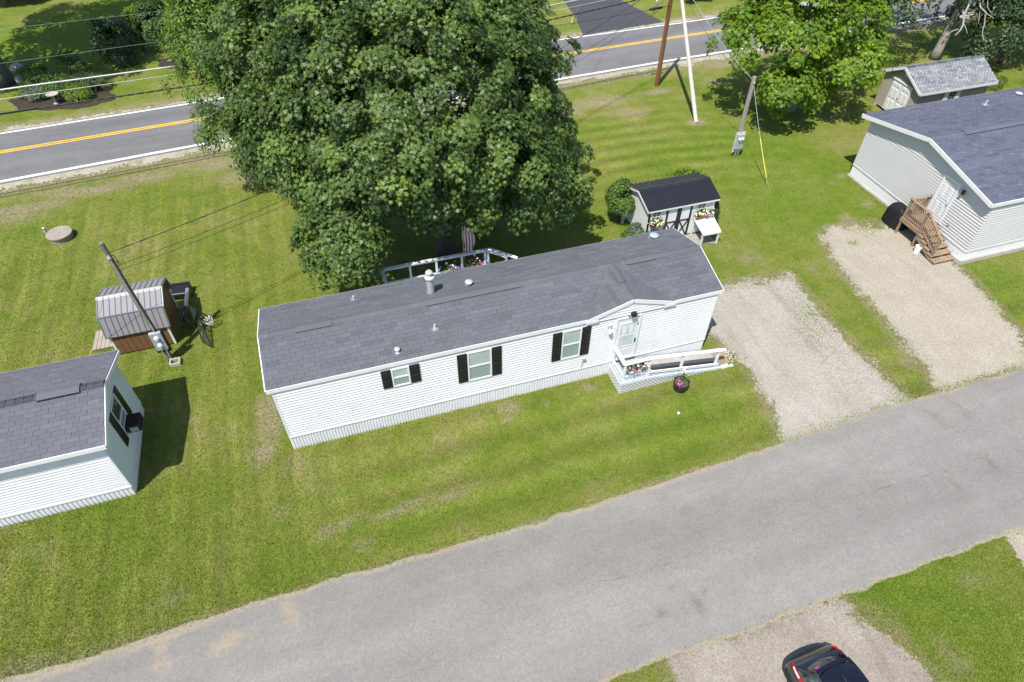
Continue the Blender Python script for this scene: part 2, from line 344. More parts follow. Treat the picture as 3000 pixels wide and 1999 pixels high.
def limbs(parent,trunk,targets,r0,mat='bark',name='limb'):
    """one curved branch per target from a point on the trunk polyline"""
    tr=np.array(trunk,float); b=B()
    for t in targets:
        t=np.array(t,float); f=min(.95,max(.25,(t[2]-tr[0][2])/(tr[-1][2]-tr[0][2]+1e-6)*.75)); k=f*(len(tr)-1); i=min(int(k),len(tr)-2); s=tr[i]+(tr[i+1]-tr[i])*(k-i)
        m=(s+t)/2+np.array([0,0,.12*np.linalg.norm(t-s)])+rng.normal(size=3)*.15; b.tube([s,(s*.6+m*.4)+np.array([0,0,.1]),m,t],[r0,r0*.75,r0*.5,r0*.15],6)
    return b.build(name+'s' if len(targets)>1 else name,mat,parent,smooth=True)
def tree(name,label,base,h,r,lobes,ncl,nleaf,size,shape,mat,clr=.7,nlimb=14,lean=(0,0),bark='bark',group=None,**k):
    t=thing(name,label,'tree',base,group); base=np.array(base,float)
    tr=[base+np.array([lean[0]*s+math.sin(s*7)*.08*h*.1,lean[1]*s+math.cos(s*5)*.05*h*.1-.05*h*.1,h*s]) for s in (0,.06,.2,.45,.7,1)]
    B().tube(tr,[r*1.5,r*1.1,r*.95,r*.7,r*.45,r*.12],12).build('trunk',bark,t,smooth=True)
    o,cc=crown('crown',lobes,ncl,nleaf,size,shape,mat,t,clr=clr,**k)
    sel=cc[rng.choice(len(cc),min(nlimb,len(cc)),replace=False)]; limbs(t,tr,sel,r*.35,bark)
    return t
def shrub(name,label,base,lobes,ncl,nleaf,size,shape,mat,clr=.3,group=None,cat='shrub',**k):
    t=thing(name,label,cat,base,group); o,cc=crown('foliage',lobes,ncl,nleaf,size,shape,mat,t,clr=clr,**k)
    b=B(); base=np.array(base,float)
    for c in cc[rng.choice(len(cc),min(7,len(cc)),replace=False)]: b.tube([base+rng.normal(size=3)*[.06,.06,0],(base+c)/2+rng.normal(size=3)*.05,c],[.03,.02,.008],5)
    b.build('stems','bark',t); return t

# ================================================================== SETTING
def struct(o,label=None):
    o['kind']='structure'
    if label: o['label']=label
    return o
def smooth_noise(n,step,seed):
    r=np.random.default_rng(seed); m=max(2,int(n/step)+3); g=r.normal(size=m); x=np.arange(n)/step; i=x.astype(int); f=x-i; f=f*f*(3-2*f); return g[i]*(1-f)+g[i+1]*f
def ragged(pts,amp=.06,step=.12,seed=1,closed=True,keep=()):
    """resample an outline and shake it so that its edge is uneven; keep: indices of straight stretches"""
    pts=[np.array(p[:2],float) for p in pts]; out=[]; k=len(pts)
    for i in range(k if closed else k-1):
        a,b=pts[i],pts[(i+1)%k]; n=max(1,int(np.linalg.norm(b-a)/step)); d=(b-a)/(np.linalg.norm(b-a)+1e-9); nn=np.array([-d[1],d[0]])
        z=smooth_noise(n+1,4,seed*91+i)*amp+smooth_noise(n+1,1.3,seed*57+i)*amp*.6
        if i in keep: z*=.15
        fade=np.minimum(1,np.minimum(np.arange(n+1),n-np.arange(n+1))/3+.3)
        for j in range(n): out.append(a+(b-a)*j/n+nn*z[j]*fade[j])
    if not closed: out.append(pts[-1])
    return out
def sheet(name,pts,z,mat):
    v=[Vector((p[0],p[1],z)) for p in pts]; f=tessellate_polygon([v]); me=bpy.data.meshes.new(name)
    me.from_pydata([tuple(q) for q in v],[],f); me.update()
    if me.polygons[0].normal.z<0: me.flip_normals()
    me.materials.append(MT[mat]); o=bpy.data.objects.new(name,me); COL.objects.link(o); return o
def R_(i,j): return lambda x,y: (1000*i+x/2.353,666*j+y/2.353)   # enlarged sixth of the photograph -> pixel
def R8(x,y): return (1500+x/1.5687,1333+y/1.5687)
def R7(x,y): return (x/1.5687,1333+y/1.5687)
r1,r2,r3,r4,r5,r6=R_(0,0),R_(1,0),R_(2,0),R_(0,1),R_(1,1),R_(2,1)
G=lambda f,x,y,z=0: gp(*f(x,y),z)

def asphalt(name,c,var,sand=0.,rot=0.):
    m=N(name).set(.9,0,.2); c=np.array(c); big=m.noise(.3,5,.6,m.mapv((.22,1.5,1),(0,0,rot)))
    col=m.ramp(big,(.3,tuple(c*(1-var))),(.7,tuple(c*(1+var))))
    col=m.mix(1.,col,m.ramp(m.noise(.9,5,.7),(.3,.93),(.7,1.06)),'MULTIPLY')
    col=m.mix(1.,col,m.ramp(m.noise(11.,5,.85),(.25,.78),(.5,1.),(.75,1.24)),'MULTIPLY')
    col=m.mix(1.,col,m.ramp(m.noise(42.,3,.8),(.25,.68),(.5,1.),(.75,1.36)),'MULTIPLY')
    col=m.mix(m.ramp(m.vor(5.),(.0,.8),(.07,0.)),col,tuple(np.minimum(c*2.1,.8)))
    col=m.mix(m.math('MULTIPLY',m.ramp(m.vor(3.1),(.02,1.),(.06,0.)),.6),col,tuple(c*.4))
    if sand:
        s=m.attr('sand'); f=m.math('MULTIPLY',m.math('ADD',m.math('ADD',m.math('MULTIPLY',s,1.25),m.math('MULTIPLY',m.math('SUBTRACT',m.noise(1.7,6,.75),.5),1.1)),m.math('SUBTRACT',m.math('MULTIPLY',m.noise(13,4,.8),.9),1.0)),2.2,True)
        col=m.mix(m.math('MULTIPLY',f,.72),col,m.ramp(m.noise(9,4,.75),(.3,(.225,.185,.125)),(.7,(.34,.29,.21))))
        k=m.attr('dark'); col=m.mix(m.math('MULTIPLY',m.math('MULTIPLY',k,m.ramp(m.noise(8,5,.8),(.35,.2),(.65,1.))),.75),col,(.062,.050,.038))
    m.col(col); m.bump(m.noise(60,3,.7),.5,.01); MT[name]=m.m
asphalt('asphalt_park',(.200,.188,.172),.15,1.,-.02)
asphalt('asphalt_highway',(.142,.140,.142),.2,0.,-.09)
asphalt('asphalt_drive',(.058,.060,.068),.10)
def gravel(name,c1,c2,c3):
    m=N(name).set(.95,0,.15); col=m.ramp(m.noise(.6,6,.65),(.3,c1),(.7,c2))
    col=m.mix(m.ramp(m.noise(.8,6,.7,m.mapv((1.6,.35,1))),(.5,0.),(.68,.8)),col,c3)
    cell=m.vor(30.,'F1','Color'); sp=m.n('SeparateColor'); m.l(cell,sp.inputs[0])
    col=m.mix(1.,col,m.ramp(sp.outputs[0],(0.,.82),(.5,.98),(1.,1.18)),'MULTIPLY')
    col=m.mix(1.,col,m.ramp(m.noise(12,5,.85),(.25,.80),(.75,1.18)),'MULTIPLY')
    col=m.mix(m.ramp(m.vor(4.5),(.0,.9),(.06,0.)),col,(.55,.53,.5))
    m.col(col); m.bump(m.vor(30.),.6,.02); MT[name]=m.m
gravel('gravel_pale',(.288,.262,.222),(.345,.318,.275),(.25,.217,.178))
gravel('gravel_tan',(.30,.265,.205),(.355,.32,.26),(.28,.25,.205))
gravel('dirt_lot',(.225,.193,.160),(.30,.265,.225),(.175,.15,.128))
gravel('shoulder',(.32,.29,.225),(.39,.355,.285),(.21,.205,.11))
def vnoise(x,y,scale,seed):
    r=np.random.default_rng(seed).random((512,512)); u,v=x*scale+97.3,y*scale+41.7; i,j=np.floor(u).astype(int),np.floor(v).astype(int); a,b=u-i,v-j; a=a*a*(3-2*a); b=b*b*(3-2*b)
    g=lambda p,q_: r[p%512,q_%512]
    return (g(i,j)*(1-a)+g(i+1,j)*a)*(1-b)+(g(i,j+1)*(1-a)+g(i+1,j+1)*a)*b
def fray(x,y,seed): return (vnoise(x,y,1.1,seed)-.5)*.55+(vnoise(x,y,3.1,seed+1)-.5)*.45+(vnoise(x,y,9,seed+2)-.5)*.4+(vnoise(x,y,21,seed+3)-.5)*.35
def celled(name,sd,x0,x1,y0,y1,z,mat,cell,amp,seed,bare=None):
    """sheet of small cells; towards its rim cells drop out at random so that it frays into the lawn"""
    xs=np.arange(x0,x1,cell); ys=np.arange(y0,y1,cell); X,Y=np.meshgrid(xs,ys); cx,cy=X+cell/2,Y+cell/2
    d=sd(cx,cy)+fray(cx,cy,seed)*amp
    if bare: d=d-bare(cx,cy)
    k=d>0; ii,jj=np.nonzero(k); nx=len(xs)+1; GX,GY=np.meshgrid(np.append(xs,xs[-1]+cell),np.append(ys,ys[-1]+cell))
    jx=(np.random.default_rng(seed).random(GX.shape)-.5)*cell*.5; jy=(np.random.default_rng(seed+9).random(GX.shape)-.5)*cell*.5
    f=np.stack([ii*nx+jj,ii*nx+jj+1,(ii+1)*nx+jj+1,(ii+1)*nx+jj],1); used,inv=np.unique(f,return_inverse=True); f=inv.reshape(f.shape)
    v=np.stack([(GX+jx).ravel()[used],(GY+jy).ravel()[used],np.full(len(used),z)],1)
    me=bpy.data.meshes.new(name); me.vertices.add(len(v)); me.vertices.foreach_set('co',v.ravel()); me.loops.add(f.size); me.loops.foreach_set('vertex_index',f.ravel().astype(np.int32)); me.polygons.add(len(f)); me.polygons.foreach_set('loop_start',np.arange(0,f.size,4,dtype=np.int32)); me.update(calc_edges=True)
    me.materials.append(MT[mat]); o=bpy.data.objects.new(name,me); COL.objects.link(o); return o

# outlines measured on the ground
DRIVE1=[(18.6,3.2),(20.2,3.3),(22.2,3.1),(22.25,2.2),(22.2,.6),(22.15,-.9),(22.15,-2.7),(22.3,-3.8),(22.6,-4.75),(16.7,-5.05),(17.2,-3.2),(17.35,-1.26),(17.15,-.1),(16.95,.9),(16.5,1.6),(16.6,2.6)]
DRIVE2=[(26.2,5.6),(25.5,5.0),(24.8,3.0),(24.55,.4),(24.35,-1.75),(24.2,-3.4),(23.5,-4.6),(28.2,-4.62),(29.4,-3.1),(29.4,-2.0),(29.9,-.3),(30.2,1.2),(30.3,4.6),(28.6,5.3)]
DRIVE3=[(9.3,-10.15),(9.25,-10.9),(8.9,-18),(16.9,-18),(16.2,-13.4),(15.9,-12),(15.3,-10.9),(15.1,-10.05)]
DRIVE4=[(21.3,-10.0),(21.3,-10.6),(21.2,-11.2),(21.6,-14),(27,-14),(27,-9.9)]
RU=[(-45,-6.3),(-20,-5.45),(-8.2,-5.31),(-5.8,-5.37),(-2.9,-5.24),(.5,-5.16),(6.4,-5.22),(11.05,-5.09),(15.2,-4.96),(18.0,-4.73),(21.7,-4.56),(24,-4.6),(28,-4.55),(40,-4.4),(75,-4.2)]
RL=[(75,-9.7),(40,-9.9),(22.2,-10.11),(18.2,-10.16),(15,-10.24),(11.75,-10.25),(9.7,-10.22),(7.4,-10.28),(-5,-10.7),(-45,-12.5)]
def line(pts,xs): p=np.array(pts); p=p[np.argsort(p[:,0])]; return np.interp(xs,p[:,0],p[:,1])
HN=[(-60,18.6),(-13.5,22.05),(-3.3,23.05),(19.3,25.1),(28.7,25.7),(44,26.45),(51,26.85),(90,28.6)]          # near white line
HY=[(-60,22.3),(-14.1,25.43),(-3.3,26.25),(20.6,28.76),(30.5,29.3),(35.8,29.6),(53.6,30.35),(90,31.8)]
HF=[(-60,25.0),(-14.6,27.8),(-3.9,28.6),(21.6,31.36),(31.8,31.75),(37.6,32.1),(60,33.0),(90,34.2)]

# --- lawn: one sheet to the horizon, fine where the camera looks
def grid(a,b,step): return np.arange(a,b,step)
xs=np.concatenate([[-900,-400,-180,-90,-50],grid(-34,62,.25),[75,110,200,450,900]]); ys=np.concatenate([[-700,-300,-120,-50],grid(-22,62,.25),[75,110,200,450,1200]])
X,Y=np.meshgrid(xs,ys); nx,ny=len(xs),len(ys); V=np.stack([X.ravel(),Y.ravel(),np.zeros(X.size)],1)
def blobs(lst,px_,py_):
    a=np.zeros(px_.shape)
    for (cx,cy,rx,ry,ang,s) in lst:
        c,sn=math.cos(ang),math.sin(ang); dx,dy=px_-cx,py_-cy; u=(dx*c+dy*sn)/rx; v=(-dx*sn+dy*c)/ry; a=np.maximum(a,s*np.exp(-(u*u+v*v)*1.1))
    return a
def segdist(poly,px_,py_,closed=True):
    d=np.full(px_.shape,1e9); k=len(poly)
    for i in range(k if closed else k-1):
        a=np.array(poly[i][:2]); b=np.array(poly[(i+1)%k][:2]); ab=b-a; t=np.clip(((px_-a[0])*ab[0]+(py_-a[1])*ab[1])/(ab@ab),0,1)
        d=np.minimum(d,np.hypot(px_-a[0]-t*ab[0],py_-a[1]-t*ab[1]))
    return d
P=lambda x,y: gp(x,y)[:2]
dryl=[]
def dry(x,y,rx,ry,s=1.,ang=0.): c=P(x,y); dryl.append((c[0],c[1],rx,ry,ang,s))
for a in ((790,1225,.55,1.5,.95),(770,1330,.5,.8,.8),(1488,1195,.55,.35,.9),(1480,1235,.4,.2,.75),(1600,1180,.25,.2,.6),(1728,1135,.35,.25,.8),
  (1180,1490,1.4,.22,.78,.15),(1330,1450,1.2,.2,.7,.2),(1020,1525,.9,.25,.6,.2),(960,1560,.7,.3,.6),(820,1500,.5,.35,.55),(870,1370,.5,.7,.5),(1060,1600,.6,.3,.5),
  (500,1760,.8,.4,.45),(300,1900,1.,.3,.5),(120,1600,1.2,.5,.35),(60,1480,.5,.3,.3),
  (2040,358,.7,.5,.95),(1925,270,1.6,.5,.7),(1760,300,2.6,.8,.75),(1650,330,2.,.8,.7),(1850,330,2.2,.8,.5),(2110,190,1.6,.6,.85),(2090,240,1.2,.5,.6),
  (80,610,2.5,.6,.75),(260,560,3.,.7,.7),(420,520,2.5,.8,.7),(560,470,2.5,.9,.75),(640,480,2.,1.,.7),(700,520,1.6,1.,.6),(180,560,3,.5,.6),(30,640,2.,.8,.6),
  (2180,760,.5,.6,.55),(2215,755,.6,.9,.5),(2280,900,.5,.8,.5),(2330,960,.4,.9,.6),(2640,1010,.6,.6,.6),(2660,1060,.5,.5,.8),
  (2480,640,.6,.5,.7),(2540,600,.5,.4,.7),(2570,560,.4,.5,.6),(2440,540,.3,.3,.5),(2380,790,.4,.6,.5),(2470,515,.5,.25,.7),
  (545,1045,.3,.25,.6),(440,1040,.4,.25,.5),(2360,350,.5,.3,.6),(2400,340,.4,.2,.7),(2830,1000,.5,.5,.6),(2920,900,.6,.8,.5),(2800,860,.5,.5,.5),(2620,1850,.6,.9,.55),(2790,1920,.5,.7,.6),(2560,1800,.5,.5,.5),(2850,1700,.8,.5,.4),(60,1950,1.5,.25,.6),(2010,920,.4,.3,.5),(1985,1080,.3,.3,.4)): dry(*a)
A_dry=blobs(dryl,V[:,0],V[:,1])
d1=np.minimum.reduce([segdist(p,V[:,0],V[:,1]) for p in (DRIVE1,DRIVE2,DRIVE3)]); A_dry=np.maximum(A_dry,.72*np.exp(-(d1/.4)**2))
dn=line(HN,V[:,0])-V[:,1]; A_dry=np.maximum(A_dry,.6*np.exp(-((dn-1.2)/.7)**2)); df=V[:,1]-line(HF,V[:,0]); A_dry=np.maximum(A_dry,.62*np.exp(-((df-.5)/.9)**2))
ru=V[:,1]-line(RU,V[:,0]); A_dry=np.maximum(A_dry,.85*np.exp(-(ru/.16)**2)*(ru>-.3))
# mowing stripes: along x in front of the house and behind it, along y between the houses
front=np.exp(-((V[:,1]+2.7)/2.4)**4)*(1/(1+np.exp(-(V[:,0]-1.5)*1.2)))
back=np.exp(-((V[:,1]-15)/5.5)**4)*(1/(1+np.exp(-(V[:,0]-13.5)*1.)))*(1/(1+np.exp((V[:,0]-26)*.8)))
side=1/(1+np.exp((V[:,0]-1.5)*1.2))*np.exp(-((V[:,1]-5)/14)**6)
lush=blobs([(*P(2150,900),1.,7,.0,.8),(*P(2600,850),1.,6,0,.9),(*P(2700,1750),3,4,0,.9),(*P(2300,560),5,4,0,.8),(*P(2200,420),5,5,0,.7),(*P(1500,1450),9,.5,.03,.7),(*P(1900,1250),4,1.2,0,.75),(*P(430,980),1.5,.6,0,.6),(*P(2530,1080),.8,1.5,0,.8),(*P(2900,820),2,2,0,.8),(*P(300,1500),2,1,0,.5),(*P(1000,1440),6,.18,.03,.8),(*P(1700,1180),5,.3,0,.4),(*P(200,120),12,8,0,.9)],V[:,0],V[:,1])
me=bpy.data.meshes.new('lawn'); I=np.arange(nx*ny).reshape(ny,nx); F_=np.stack([I[:-1,:-1],I[:-1,1:],I[1:,1:],I[1:,:-1]],-1).reshape(-1,4)
me.vertices.add(len(V)); me.vertices.foreach_set('co',V.ravel()); me.loops.add(F_.size); me.loops.foreach_set('vertex_index',F_.ravel().astype(np.int32)); me.polygons.add(len(F_)); me.polygons.foreach_set('loop_start',np.arange(0,F_.size,4,dtype=np.int32)); me.update(calc_edges=True)
for nm,a in (('dry',A_dry),('front',front),('back',back),('side',side),('lush',lush)):
    at=me.attributes.new(nm,'FLOAT','POINT'); at.data.foreach_set('value',a.astype(np.float32))
m=N('grass').set(.9,0,.12); x,y,z=m.xyz()
warp=m.noise(.35,3,.5); wv=m.math('MULTIPLY',m.math('SUBTRACT',warp,.5),.7)
pat=m.noise(.26,6,.65); pat2=m.noise(1.3,6,.72); pat3=m.noise(4.5,5,.78)
f=m.math('ADD',m.math('ADD',m.math('MULTIPLY',pat,.5),m.math('MULTIPLY',pat2,.3)),m.math('MULTIPLY',pat3,.2))
col=m.ramp(f,(.36,(.076,.132,.013)),(.44,(.118,.162,.019)),(.52,(.168,.186,.037)),(.61,(.228,.202,.080)))
col=m.mix(m.math('MULTIPLY',m.attr('lush'),.85),col,m.ramp(pat2,(.3,(.066,.138,.009)),(.7,(.138,.200,.017))))
def stripe(coord,period,a,amt):
    s=m.math('SINE',m.math('MULTIPLY',m.math('ADD',coord,wv),2*math.pi/period)); s=m.math('MULTIPLY',m.math('MULTIPLY',s,m.ramp(m.noise(.5,3,.6),(.35,.25),(.65,1.))),m.attr(a))
    return m.ramp(m.math('ADD',m.math('MULTIPLY',s,.5),.5),(0.,1-amt),(1.,1+amt))
arc=m.math('ADD',y,m.math('MULTIPLY',m.math('POWER',m.math('SUBTRACT',x,20.),2.),.02))
for s_ in (stripe(y,1.35,'front',.24),stripe(arc,1.15,'back',.26),stripe(x,1.1,'side',.13),stripe(m.math('MULTIPLY',x,1.13),.47,'side',.10)): col=m.mix(1.,col,s_,'MULTIPLY')
st=m.noise(1.6,4,.7,m.mapv((1.5,.12,1))); col=m.mix(m.math('MULTIPLY',m.attr('side'),.8),col,m.mix(1.,col,m.ramp(st,(.3,.80),(.7,1.18)),'MULTIPLY'))
col=m.mix(1.,col,m.ramp(m.noise(6,5,.8),(.28,.82),(.72,1.18)),'MULTIPLY')
col=m.mix(1.,col,m.ramp(m.noise(17,4,.85),(.25,.62),(.5,1.),(.75,1.42)),'MULTIPLY')
col=m.mix(m.ramp(m.vor(2.2),(.06,.7),(.16,0.)),col,(.085,.165,.012))
col=m.mix(m.math('MULTIPLY',m.ramp(m.noise(3.2,5,.8),(.60,0.),(.74,1.)),.5),col,(.27,.235,.10))
tan=m.ramp(m.noise(4,5,.75),(.3,(.20,.165,.095)),(.7,(.32,.265,.175)))
df_=m.math('MULTIPLY',m.math('ADD',m.math('ADD',m.math('MULTIPLY',m.attr('dry'),1.1),m.math('MULTIPLY',m.math('SUBTRACT',m.noise(1.5,6,.7),.5),.9)),m.math('SUBTRACT',m.math('MULTIPLY',m.noise(11,4,.85),1.0),.72)),1.9,True)
tan=m.mix(1.,tan,m.ramp(m.noise(17,4,.85),(.25,.6),(.75,1.4)),'MULTIPLY')
col=m.mix(m.math('MULTIPLY',df_,.92),col,tan); m.col(col); m.bump(m.noise(22,4,.85),1.,.05); MT['grass']=m.m
me.materials.append(m.m); lawn=bpy.data.objects.new('lawn',me); COL.objects.link(lawn); struct(lawn,'mown lawn, sunburnt in patches, around the homes')

# --- park road (grid so that sand, stains and the seam can sit where they are)
xs=np.concatenate([[-45,-25],grid(-14,30,.12),[32,36,40,55,75]]); nv=46; t=np.linspace(0,1,nv)
up=line(RU,xs)+smooth_noise(len(xs),5,3)*.035+smooth_noise(len(xs),1.5,4)*.02; lo=line(RL,xs)+smooth_noise(len(xs),6,5)*.04+smooth_noise(len(xs),1.5,6)*.02
X=np.repeat(xs[:,None],nv,1); Y=up[:,None]+(lo-up)[:,None]*t[None]; Z=.012+.05*np.sin(math.pi*t)[None]*np.ones_like(X); V2=np.stack([X,Y,Z],-1).reshape(-1,3)
I=np.arange(len(xs)*nv).reshape(len(xs),nv); F_=np.stack([I[:-1,:-1],I[:-1,1:],I[1:,1:],I[1:,:-1]],-1).reshape(-1,4)[:,::-1]
me=bpy.data.meshes.new('park_road'); me.from_pydata(V2.tolist(),[],F_.tolist())
if me.polygons[0].normal.z<0: me.flip_normals()
du=np.abs(V2[:,1]-np.repeat(up,nv)); dl=np.abs(V2[:,1]-np.repeat(lo,nv))
q=lambda f,x,y: tuple(G(f,x,y)[:2])
sand=.95*np.exp(-(du/.11)**2)+.9*np.exp(-(dl/.11)**2)+.42*np.exp(-(du/.5)**2)+.3*np.exp(-(dl/.4)**2)
sand=np.maximum(sand,blobs([(*q(R7,800,820),2.3,.28,.1,.95),(*q(R7,1050,860),.9,.45,.2,.85),(*q(R7,730,880),.35,.6,.3,.85),(*q(R7,740,970),.55,.4,0,.8),(*q(R7,300,980),2.4,.25,.05,.9),(*q(R7,1330,720),.4,.9,.2,.78),(*q(R7,1800,560),1.6,.35,.15,.5),(*q(r6,1750,1310),.22,.16,0,.75),(*q(r6,1700,1270),.5,.1,-.9,.66),(*q(r6,1900,1250),.12,.6,.25,.64),(*q(r6,1830,1390),.3,.1,-.5,.62),(*q(R8,2040,150),.1,.35,0,.6),(*q(R8,440,1000),.35,.12,.2,.7),(*q(R8,1555,40),.25,.05,.1,.55)],V2[:,0],V2[:,1]))
dark=blobs([(*q(r6,1750,1310),.2,.14,0,.8),(*q(r6,1690,1275),.45,.05,-.75,.75),(*q(r6,1800,1370),.4,.05,-.75,.6),(*q(r6,1900,1240),.06,.5,.35,.7),(*q(r6,1940,1300),.06,.3,.5,.5),(*q(R8,2040,150),.08,.35,0,.75),(*q(R8,850,685),.14,.32,.2,1.),(*q(R8,880,632),.1,.1,0,.8),(*q(R8,682,725),.16,.14,0,.75),(*q(R8,598,793),.05,.05,0,1.),(*q(R8,1690,1290),.1,.1,0,.8),(*q(R8,2197,45),.1,.25,0,.7),(*q(R8,790,265),.2,.12,.3,.6)],V2[:,0],V2[:,1])
SEAM=[q(R8,*p) for p in ((0,640),(450,580),(700,510),(1050,380),(1300,290),(1600,185),(2000,60),(2353,-40))]
for nm,a in (('sand',sand),('dark',dark)):
    at=me.attributes.new(nm,'FLOAT','POINT'); at.data.foreach_set('value',a.astype(np.float32))
me.materials.append(MT['asphalt_park']); o=bpy.data.objects.new('park_road',me); COL.objects.link(o); struct(o,'weathered grey asphalt park road in the foreground')
MT['crack']=simple('crack',(.125,.115,.107),.95,var=.4,sc=3)
def crack(pts,w0,seed,par):
    p=np.array(ragged(pts,.03,.09,seed,False)); n=len(p); wd=w0*np.clip(.35+smooth_noise(n,4,seed+5)*.6,.0,1.6); v=[];f=[]
    tt=np.clip((p[:,1]-line(RU,p[:,0]))/(line(RL,p[:,0])-line(RU,p[:,0])),0,1); z=.018+.05*np.sin(math.pi*tt)
    for i in range(n): v+=[(p[i,0],p[i,1]-wd[i]/2,z[i]),(p[i,0],p[i,1]+wd[i]/2,z[i])]
    f=[(2*i,2*i+2,2*i+3,2*i+1) for i in range(n-1) if wd[i]+wd[i+1]>.004]
    me=bpy.data.meshes.new('crack'); me.from_pydata(v,[],f); me.materials.append(MT['crack']); c=bpy.data.objects.new('crack',me); COL.objects.link(c); c.parent=par
crack(SEAM,.016,3,o)

def inside(poly,x,y):
    c=np.zeros(x.shape,bool); k=len(poly)
    for i in range(k):
        x1,y1=poly[i][:2]; x2,y2=poly[(i+1)%k][:2]; t=((y1>y)!=(y2>y))&(x<(x2-x1)*(y-y1)/(y2-y1+1e-12)+x1); c^=t
    return c
weeds=lambda x,y: blobs([(21.4,.7,.45,1.3,0,.55),(21.0,-.9,.6,.8,0,.5),(21.2,-2.6,.7,.6,0,.42),(20.6,2.8,1.4,.3,0,.5),(26.7,4.3,.16,.14,0,1.2),(28.3,5.,.6,.35,0,.7),(15.2,-10.9,.3,.3,0,.6)],x,y)*(.35+1.3*vnoise(x,y,5,77))*(vnoise(x,y,11,78)*1.1)
for nm,pl,mt,z,amp,lb in (('gravel_driveway',DRIVE1,'gravel_pale',.006,.75,'pale gravel driveway beside the white mobile home'),('gravel_driveway',DRIVE2,'gravel_tan',.006,.85,'tan gravel driveway below the wooden steps'),('dirt_parking',DRIVE3,'dirt_lot',.006,.55,'dirt parking place under the black car'),('gravel_driveway',DRIVE4,'gravel_tan',.006,.4,'edge of a gravel drive across the park road')):
    a=np.array(pl); sdf=lambda x,y,pl=pl: np.where(inside(pl,x,y),1,-1)*segdist(pl,x,y)
    struct(celled(nm,sdf,a[:,0].min()-.6,a[:,0].max()+.6,max(a[:,1].min()-.5,-15.2),a[:,1].max()+.6,z,mt,.055,amp,int(a[0,0]*7)%90,weeds),lb)

# --- highway
def strip(name,lineA,offA,lineB,offB,z,mat,amp=0.,seed=1,x0=-60,x1=90,step=.6):
    xs=np.arange(x0,x1,step); a=line(lineA,xs)+offA; b=line(lineB,xs)+offB
    if amp: a=a+smooth_noise(len(xs),2,seed)*amp; b=b+smooth_noise(len(xs),2,seed+1)*amp
    v=[(x_,y_,z) for x_,y_ in zip(xs,a)]+[(x_,y_,z) for x_,y_ in zip(xs,b)]; n=len(xs)
    me=bpy.data.meshes.new(name); me.from_pydata(v,[],[(i,i+1,n+i+1,n+i) for i in range(n-1)]); me.materials.append(MT[mat]); o=bpy.data.objects.new(name,me); COL.objects.link(o); return o
m=N('paint_white').set(.7,0,.3); m.col(m.mix(m.ramp(m.noise(18,4,.8),(.56,0.),(.68,.7)),m.ramp(m.noise(3,3),(.3,(.62,.61,.59)),(.7,(.74,.73,.71))),(.2,.2,.2))); MT['paint_white']=m.m
m=N('paint_yellow').set(.7,0,.3); m.col(m.mix(m.ramp(m.noise(18,4,.8),(.58,0.),(.70,.6)),m.ramp(m.noise(2,3),(.3,(.60,.35,.018)),(.7,(.70,.43,.03))),(.15,.14,.13))); MT['paint_yellow']=m.m
struct(celled('shoulder',lambda x,y: np.minimum(y-line(HN,x)+.85,line(HN,x)+.2-y),-18,60,20.,30,.008,'shoulder',.11,.8,31),'sandy gravel shoulder on the near side of the highway')
struct(celled('shoulder',lambda x,y: np.minimum(line(HF,x)+.42-y,y-line(HF,x)+.2),-18,60,26,35,.008,'shoulder',.12,.8,37),'sandy gravel shoulder on the far side of the highway')
hw=struct(strip('highway',HN,-.28,HF,.18,.016,'asphalt_highway',.02,9),'two-lane highway behind the lawn')
for nm,l,o1,o2,mt in (('edge_line',HN,-.1,.13,'paint_white'),('edge_line',HF,-.13,.03,'paint_white'),('centre_line',HY,-.17,-.045,'paint_yellow'),('centre_line',HY,.045,.17,'paint_yellow')):
    o=strip(nm,l,o1,l,o2,.021,mt,.004,11); o.parent=hw
struct(sheet('asphalt_driveway',[G(r2,1665,245)[:2],G(r2,2225,153)[:2],G(r2,2080,82)[:2],G(r2,1935,5)[:2],(30.2,42),(29.5,60),(24.9,60),(25.2,42),G(r2,1530,5)[:2],G(r2,1620,130)[:2]],.012,'asphalt_drive'),'dark asphalt driveway across the highway')
struct(sheet('garden_bed',ragged([G(r1,*p)[:2] for p in ((60,690),(230,640),(520,600),(760,600),(790,690),(620,740),(330,765),(120,760))],.1,.2,5),.006,'mulch'),'dark mulch bed with plants across the highway')
struct(sheet('garden_bed',ragged([G(r1,*p)[:2] for p in ((1080,410),(1250,395),(1290,450),(1180,480),(1090,455))],.08,.2,6),.006,'mulch'),'small mulch bed beside the shrubs across the highway')

# --- grass blades: thin scatter over the lawn, denser along every edge
NB=330000; u_=rng.random((NB*3,2)); px_=3000*u_[:,0]; py_=2000*u_[:,1]**.9
d=FW[None]+RT[None]*((px_-1500)/FPX)[:,None]-UP[None]*((py_-999.5)/FPX)[:,None]; t=-CAM[2]/d[:,2]; gx=CAM[0]+t*d[:,0]; gy=CAM[1]+t*d[:,1]
def on_grass(gx,gy,mar=0.):
    k=np.ones(gx.shape,bool)
    for pl in (DRIVE1,DRIVE2,DRIVE3,DRIVE4): k&=~inside(pl,gx,gy)
    k&=~((gy<line(RU,gx)+mar)&(gy>line(RL,gx)-mar)); k&=~((gy>line(HN,gx)-.7)&(gy<line(HF,gx)+.3))
    for a in ((-30,-5.1,-.27,3.45),(0,16.06,0,3.9),(30.2,60,1.3,9.6),(-6.3,-4.1,6.7,8.85),(16.95,20.5,7.2,9.4),(12,16.7,-1.05,0)): k&=~((gx>a[0])&(gx<a[1])&(gy>a[2])&(gy<a[3]))
    return k
k=on_grass(gx,gy)&(gy<34); gx,gy=gx[k][:NB],gy[k][:NB]
ex,ey=[],[]
